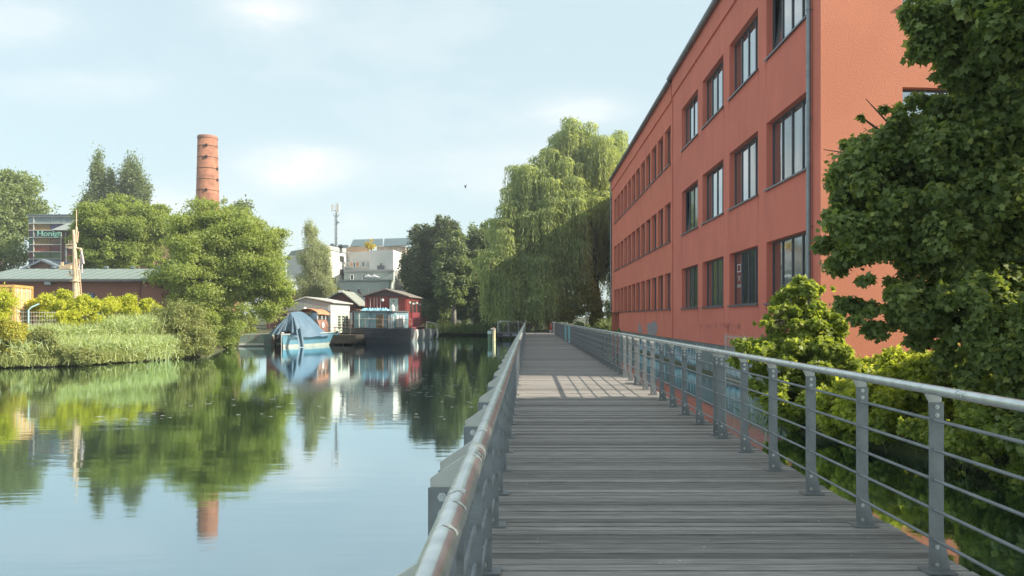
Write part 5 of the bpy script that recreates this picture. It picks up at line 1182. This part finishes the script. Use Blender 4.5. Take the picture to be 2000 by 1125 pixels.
shrub('shrub', 'large rounded olive green bush at the water edge right of the reeds', [E(355, 650, 56, 56, 47.5), E(325, 630, 46, 42, 48), E(380, 670, 36, 36, 47), E(330, 680, 40, 26, 46)], 46000, .13, L_olive, (at(350, 0, 49).x, 49, .9), group=S, seed=74, nclump=170, clump=.26)
shrub('shrub', 'dense green shrub under the big bushy tree at the shore', [E(440, 650, 34, 34, 61), E(480, 628, 30, 20, 70), E(425, 640, 30, 40, 58)], 16000, .17, L_big, (at(455, 0, 62).x, 62, .9), group=S, seed=75, nclump=70, zmin=-.02)
shrub('shrub', 'reddish leaved climber on the right end of the red-brown shed', [E(325, 550, 20, 14, 60.5), E(335, 580, 16, 26, 60.5)], 3500, .18, G('leaf_reddish', (.12, .10, .04), (.30, .14, .08), .3), (at(330, 0, 60.8).x, 60.8, 1), group=S, seed=76)
def blades(name, label, spots, n, h, w, mt, kind='stuff', seed=1, lean=.3, cat=None):
    rng = np.random.default_rng(seed); sp = np.array(spots); idx = rng.integers(0, len(sp), n)
    P = np.empty((n, 3)); P[:, 0] = sp[idx, 0] + rng.normal(size=n) * sp[idx, 3] * .5; P[:, 1] = sp[idx, 1] + rng.normal(size=n) * sp[idx, 4] * .5; P[:, 2] = sp[idx, 2] + rng.uniform(-.1, .1, n)
    T = np.array([0, 0, 1.0]) + rng.normal(size=(n, 3)) * lean; Nn = rng.normal(size=(n, 3)); L = h * rng.uniform(.5, 1.15, n) * sp[idx, 5]
    o = leaf_mesh(name, P, T, Nn, L, np.full(n, w) * rng.uniform(.6, 1.4, n), (BLADE, BLADEF), mt); return tag(o, label, cat, kind=kind)
def spots_px(lst): return [(at(x, 0, Y).x, Y, z, rx * Y / F, ry, hs) for x, Y, z, rx, ry, hs in lst]
# reeds: two layers, stems plus feathery leaves
reed_sp = spots_px([(x, 41.5 + (x - 80) * .026, .25, 22, 2.4, 1.0 + .3 * (x > 230)) for x in range(85, 330, 12)] + [(x, 40.0 + (x - 80) * .024, .02, 22, 1.6, .62) for x in range(100, 330, 12)])
blades('reeds', 'blue-green reeds along the left shore', reed_sp, 9000, 1.8, .04, L_reed, seed=81, lean=.2)
rng = np.random.default_rng(82); sp = np.array(reed_sp); n = 130000; idx = rng.integers(0, len(sp), n)
P = np.empty((n, 3)); P[:, 0] = sp[idx, 0] + rng.normal(size=n) * sp[idx, 3] * .5; P[:, 1] = sp[idx, 1] + rng.normal(size=n) * 1.1; P[:, 2] = .08 + rng.uniform(0, 1, n) ** .8 * 1.7 * sp[idx, 5]
leaf_mesh('reed_leaves', P, rng.normal(size=(n, 3)) * .7 + np.array([0, 0, .35]), rng.normal(size=(n, 3)) + np.array([0, -.4, .6]), rng.uniform(.25, .55, n), np.full(n, .045), (BLADE, BLADEF), L_reed); tag(bpy.data.objects['reed_leaves'], 'feathery leaves of the reed bed on the left shore', kind='stuff')
# weeds with yellow flowers at the near left shore
wd_sp = spots_px([(x, 38.9 + max(0, x - 60) * .014 + max(0, x - 200) * .03, .15, 26, 1.6, .7) for x in range(-60, 330, 16)])
blades('weeds', 'rough yellow green weeds at the near left shore', wd_sp, 14000, .8, .045, L_olive, seed=83, lean=.35)
for i, (x, y_, rx, ry, lm, lb) in enumerate([(20, 650, 34, 24, L_gold, 'golden flowering weed clump at the lower left edge'), (60, 690, 40, 20, L_gold, 'golden flowering weed clump at the water line below the fence'), (-15, 690, 44, 26, L_gold, 'yellow green weed clump in the lower left corner of the bank'), (110, 690, 34, 18, L_olive, 'olive weed clump at the foot of the reeds'), (160, 696, 34, 14, L_olive, 'low olive weed clump right of the first at the foot of the reeds'), (85, 660, 26, 16, L_olive, 'small weed clump below the fence post')]):
    shrub('weed_clump', lb, [E(x, y_, rx, ry, 39.0)], 7000, .11, lm, (at(x, 0, 39.5).x, 39.5, .4), cat='plant', group='weed clumps on the left shore', seed=84 + i, nclump=30, stems=3)
blades('shore_grass', 'ragged grass fringing the far bank', spots_px([(x, Y, .35, 20, 2.5, 1.0) for x, Y in [(840, 107), (865, 107.5), (890, 107), (915, 106.5), (940, 106), (965, 105), (990, 103), (1010, 102)]]), 9000, 1.3, .09, L_grass, seed=90)
blades('bank_grass', 'grass and low plants on the bank by the red building', [(6.6, 19, .1, .9, 2.5, 1), (6.8, 16, .1, .9, 2, 1), (7.6, 13, .1, 1, 2, 1), (8.6, 10, .1, 1, 2, 1)], 5000, .45, .014, L_grass, seed=91, lean=.5)
m = MB(); a_ = at(20, 718, 38.0); b_ = at(106, 716, 38.4); m.tube([(a_.x, a_.y, .05), ((a_.x + b_.x) / 2, 38.3, .10), (b_.x, b_.y, .06)], [.07, .09, .05], 7); tag(m.build('driftwood', M_bark), 'dark log lying in the water at the left shore', 'log')

# near trees right of the bridge
def bigmaple():
    A = [E(1775, 370, 150, 165, 13.2, 1.1), E(1725, 470, 125, 120, 13.0, 1.2), E(1640, 430, 52, 48, 13.0), E(1690, 300, 50, 80, 13.8), E(1790, 580, 135, 95, 12.6, 1.2), E(1900, 420, 150, 240, 13.3, 1.1), E(1900, 600, 120, 90, 12.0), E(1960, 300, 130, 200, 13.5), E(1560, 437, 22, 10, 13.0), E(1700, 640, 70, 40, 12.4), E(2100, 450, 160, 300, 13.5), E(1820, 630, 120, 66, 12.8), E(1930, 690, 110, 70, 12.4), E(1740, 620, 90, 50, 12.6), E(1725, 235, 60, 50, 13.8), E(1790, 220, 70, 60, 13.6)]
    root = tree('maple_tree', 'big dark maple leaning over the right railing in front of the red end wall', A, 240000, .082, L_maple, (9.6, 14.6, .45), .22, tpl='maple', aspect=1.0, nclump=420, clump=.22, seed=101, up=.55, droop=.55, stray=.012, zmin=.8, topz=6.5, nl=13, lo=.35, hi=.95)
    return root
bigmaple()
Bm = [E(1930, 40, 150, 95, 12.2, 1.2), E(1985, 170, 130, 130, 12.5, 1.2), E(1840, 45, 65, 50, 12.2), E(1880, 110, 90, 60, 12.4), E(1800, 30, 48, 50, 12.3), E(1805, 95, 44, 36, 12.3), (10.6, 7.0, 7.4, 3.4, 4.4, 3.6), (11.0, 2.4, 6.6, 4.0, 4.6, 3.8), (10.8, 10.5, 8.4, 3.2, 2.6, 3.2), (9.4, 8.5, 8.0, 2.4, 3.0, 2.4)]
tree('maple_tree', 'second maple whose high crown hangs into the top right corner', Bm, 160000, .10, L_maple, (11.2, 8.0, .5), .26, tpl='maple', aspect=1.0, wts=[14, 12, 14, 14, 16, 16, 1, 1, 1, 1], nclump=420, clump=.25, seed=102, up=.55, droop=.5, stray=.01, zmin=1.2, nl=8, lo=.3, hi=.95)
tree('maple_tree', 'maple behind the viewer that shades the near boards', [(11, -3, 6.5, 4, 4.6, 4)], 16000, .18, L_maple, (11.5, -3, .5), .25, tpl='maple', aspect=1.0, nclump=120, clump=.3, seed=103, zmin=1.2)
tree('young_maple', 'young maple with sunlit top growing before the ground floor windows', [E(1562, 590, 44, 46, 18.6), E(1600, 640, 60, 52, 18.4), E(1555, 640, 62, 46, 18.2), E(1505, 690, 78, 42, 17.8), E(1590, 720, 84, 60, 17.6), E(1452, 672, 44, 12, 17.8), E(1500, 632, 40, 10, 18.0), E(1620, 570, 34, 12, 18.5), E(1545, 780, 84, 56, 17.0), E(1520, 620, 24, 22, 18)], 80000, .085, L_maple2, (6.1, 17.9, .3), .07, tpl='maple', aspect=.95, nclump=230, clump=.22, seed=104, up=.8, zmin=.06, topz=3.0, nl=14, stray=.06)
G3 = 'sunlit bushes on the bank beside the bridge'
shrub('shrub', 'bright lime green bush below the red end wall', [E(1700, 725, 85, 38, 18.9), E(1770, 725, 80, 46, 18.6), E(1690, 795, 90, 56, 15.9), E(1765, 755, 90, 62, 15.3), E(1850, 745, 80, 66, 15.0), E(1700, 800, 70, 60, 14.6), E(1640, 800, 60, 50, 15.4), E(1620, 800, 60, 40, 16.2), E(1760, 830, 80, 36, 14.8), E(1650, 765, 80, 50, 17.8), E(1840, 720, 80, 44, 18.4), E(1730, 790, 110, 50, 17.2), E(1850, 780, 100, 50, 17.0), E(1640, 820, 70, 34, 16.8)], 150000, .075, G('leaf_lime', (.28, .34, .05), (.55, .58, .14), .55), (7.9, 18.2, .4), group=G3, seed=105, nclump=360, clump=.27, tpl='maple', up=.9, stems=12)
shrub('shrub', 'green bush between the lime bush and the hanging maple branches', [E(1850, 750, 90, 60, 15.2), E(1890, 810, 110, 50, 14.2), E(1960, 700, 90, 70, 15)], 30000, .09, L_maple2, (8.2, 14, .4), group=G3, seed=106, nclump=70, clump=.3, tpl='maple', stems=6)
shrub('shrub', 'dark low bush at the waterline right of the bridge', [E(1900, 850, 120, 50, 12.6), E(1780, 835, 90, 40, 14.2), E(1990, 800, 100, 90, 12.0), E(1670, 835, 80, 34, 15.4), E(1960, 900, 90, 40, 11.8)], 60000, .08, L_maple2, (7.9, 12.6, .4), group=G3, seed=107, nclump=100, clump=.3, tpl='maple', zmin=.03, stems=8)
shrub('shrub', 'hanging dark bush at the right edge of the picture', [E(2000, 660, 110, 110, 11.4), E(2110, 800, 160, 130, 11.0), (8.6, 8.2, 1.4, 1.0, 1.6, 1.1)], 34000, .09, L_maple, (8.9, 10, .5), group=G3, seed=108, nclump=90, clump=.28, tpl='maple', zmin=.25, stems=8)
# branches over the water
m = MB(); rb = random.Random(6)
for k in range(16):
    x = rb.uniform(6.4, 8.0); y_ = 12 + (8.0 - x) * 2 + rb.uniform(-.5, .5); m.tube([(x + .4, y_ + .3, .5), (x, y_, .45 + rb.uniform(0, .3)), (x - rb.uniform(.3, .9), y_ - rb.uniform(.1, .6), rb.uniform(.05, .4))], [.014, .010, .004], 5)
tag(m.build('twigs', M_bark), 'bare brown twigs hanging over the water edge', kind='stuff')
# wooded ground behind the right bank (dark woodland seen between the leaves)
shrub('shrub', 'dense dark thicket behind the maples on the right bank', [(13, 14.5, 1.6, 3.0, 2.6, 1.6), (12.5, 10, 1.6, 3.0, 3.5, 1.9)], 18000, .20, L_dark2, (13, 13, .5), seed=109, nclump=90, clump=.35, zmin=.5)
# flecks floating on the water
m = MB(); rf2 = random.Random(17)
for k in range(300):
    if k < 180: x, Y = rf2.uniform(150, 980), rf2.choice((22, 24, 19, 27, 31, 35)) + rf2.uniform(-.8, .8)
    else: x, Y = rf2.uniform(760, 1000), rf2.uniform(24, 34)
    p = at(x, 0, Y); s_ = rf2.uniform(.01, .035); m.add([(p.x - s_ * rf2.uniform(1, 5), Y, .006), (p.x, Y - s_, .006), (p.x + s_ * rf2.uniform(1, 4), Y, .006), (p.x, Y + s_, .006)], [(0, 1, 2, 3)])
tag(m.build('floating_flecks', M_white), 'pale pollen flecks floating on the water', kind='stuff')
# bird
p = at(909, 365, 60); bd = MB(); bd.tube([(p.x, 60, p.z - .12), (p.x, 60.02, p.z), (p.x + .03, 60, p.z + .14)], [.015, .06, .02], 6); bd.add([(p.x, 60, p.z + .05), (p.x - .12, 60.2, p.z + .2), (p.x - .05, 60.1, p.z - .04)], [(0, 1, 2)]); bd.add([(p.x, 60, p.z + .05), (p.x + .12, 59.85, p.z + .2), (p.x + .05, 59.95, p.z - .04)], [(0, 1, 2)])
tag(bd.build('bird', M_frame), 'tiny dark bird flying in the sky right of the chimney', 'bird')

m = MB(); rl2 = random.Random(23)
for k in range(150):
    Y = 3.5 + 14 * rl2.random() ** 1.5; x = rl2.uniform(-.15, 2.6); r_ = rl2.uniform(.004, .012); a = rl2.uniform(0, 3)
    m.add([(x + r_ * math.cos(a + q) * (1 if q % 2 else .6), Y + r_ * math.sin(a + q), DZ + .006) for q in (0, 1.6, 3.1, 4.7)], [(0, 1, 2, 3)])
tag(m.build('deck_litter', M_sticker), 'tiny pale specks of litter on the boards', kind='stuff')
bb = empty('house', (at(560, 0, 98).x, 98, 1), 'dark red house with a pale grey roof just visible behind the big bushy tree', 'house')
a_, b_ = at(520, 575, 98), at(584, 567, 98)
m = MB(); m.box(a_.x, b_.x, 98, 103, .9, b_.z); m.build('wall', MATS['red_brown_boards'], bb)
m = MB(); m.prism([(a_.x, 97.6, b_.z), (b_.x + .3, 97.6, b_.z), (b_.x + .3, 100.5, at(0, 546, 100.5).z), (a_.x, 100.5, at(0, 546, 100.5).z)], (0, .3, .15)); m.build('roof', MATS['pale_grey_sheet'], bb)

# haze volume added to lift the dark tones and fade the colours
m = MB(); m.box(-190, 190, -70, 190, -2.6, 40)
hz = bpy.data.materials.new('air'); hz.use_nodes = True; t = hz.node_tree; t.nodes.clear()
pv = N(t, 'ShaderNodeVolumePrincipled', ins={'Color': (.93, .96, .97, 1), 'Density': .0008, 'Anisotropy': .3}); o = N(t, 'ShaderNodeOutputMaterial'); t.links.new(pv.outputs[0], o.inputs['Volume'])
tag(m.build('haze', hz), 'thin haze added over the canal to lift the dark tones', kind='stuff')
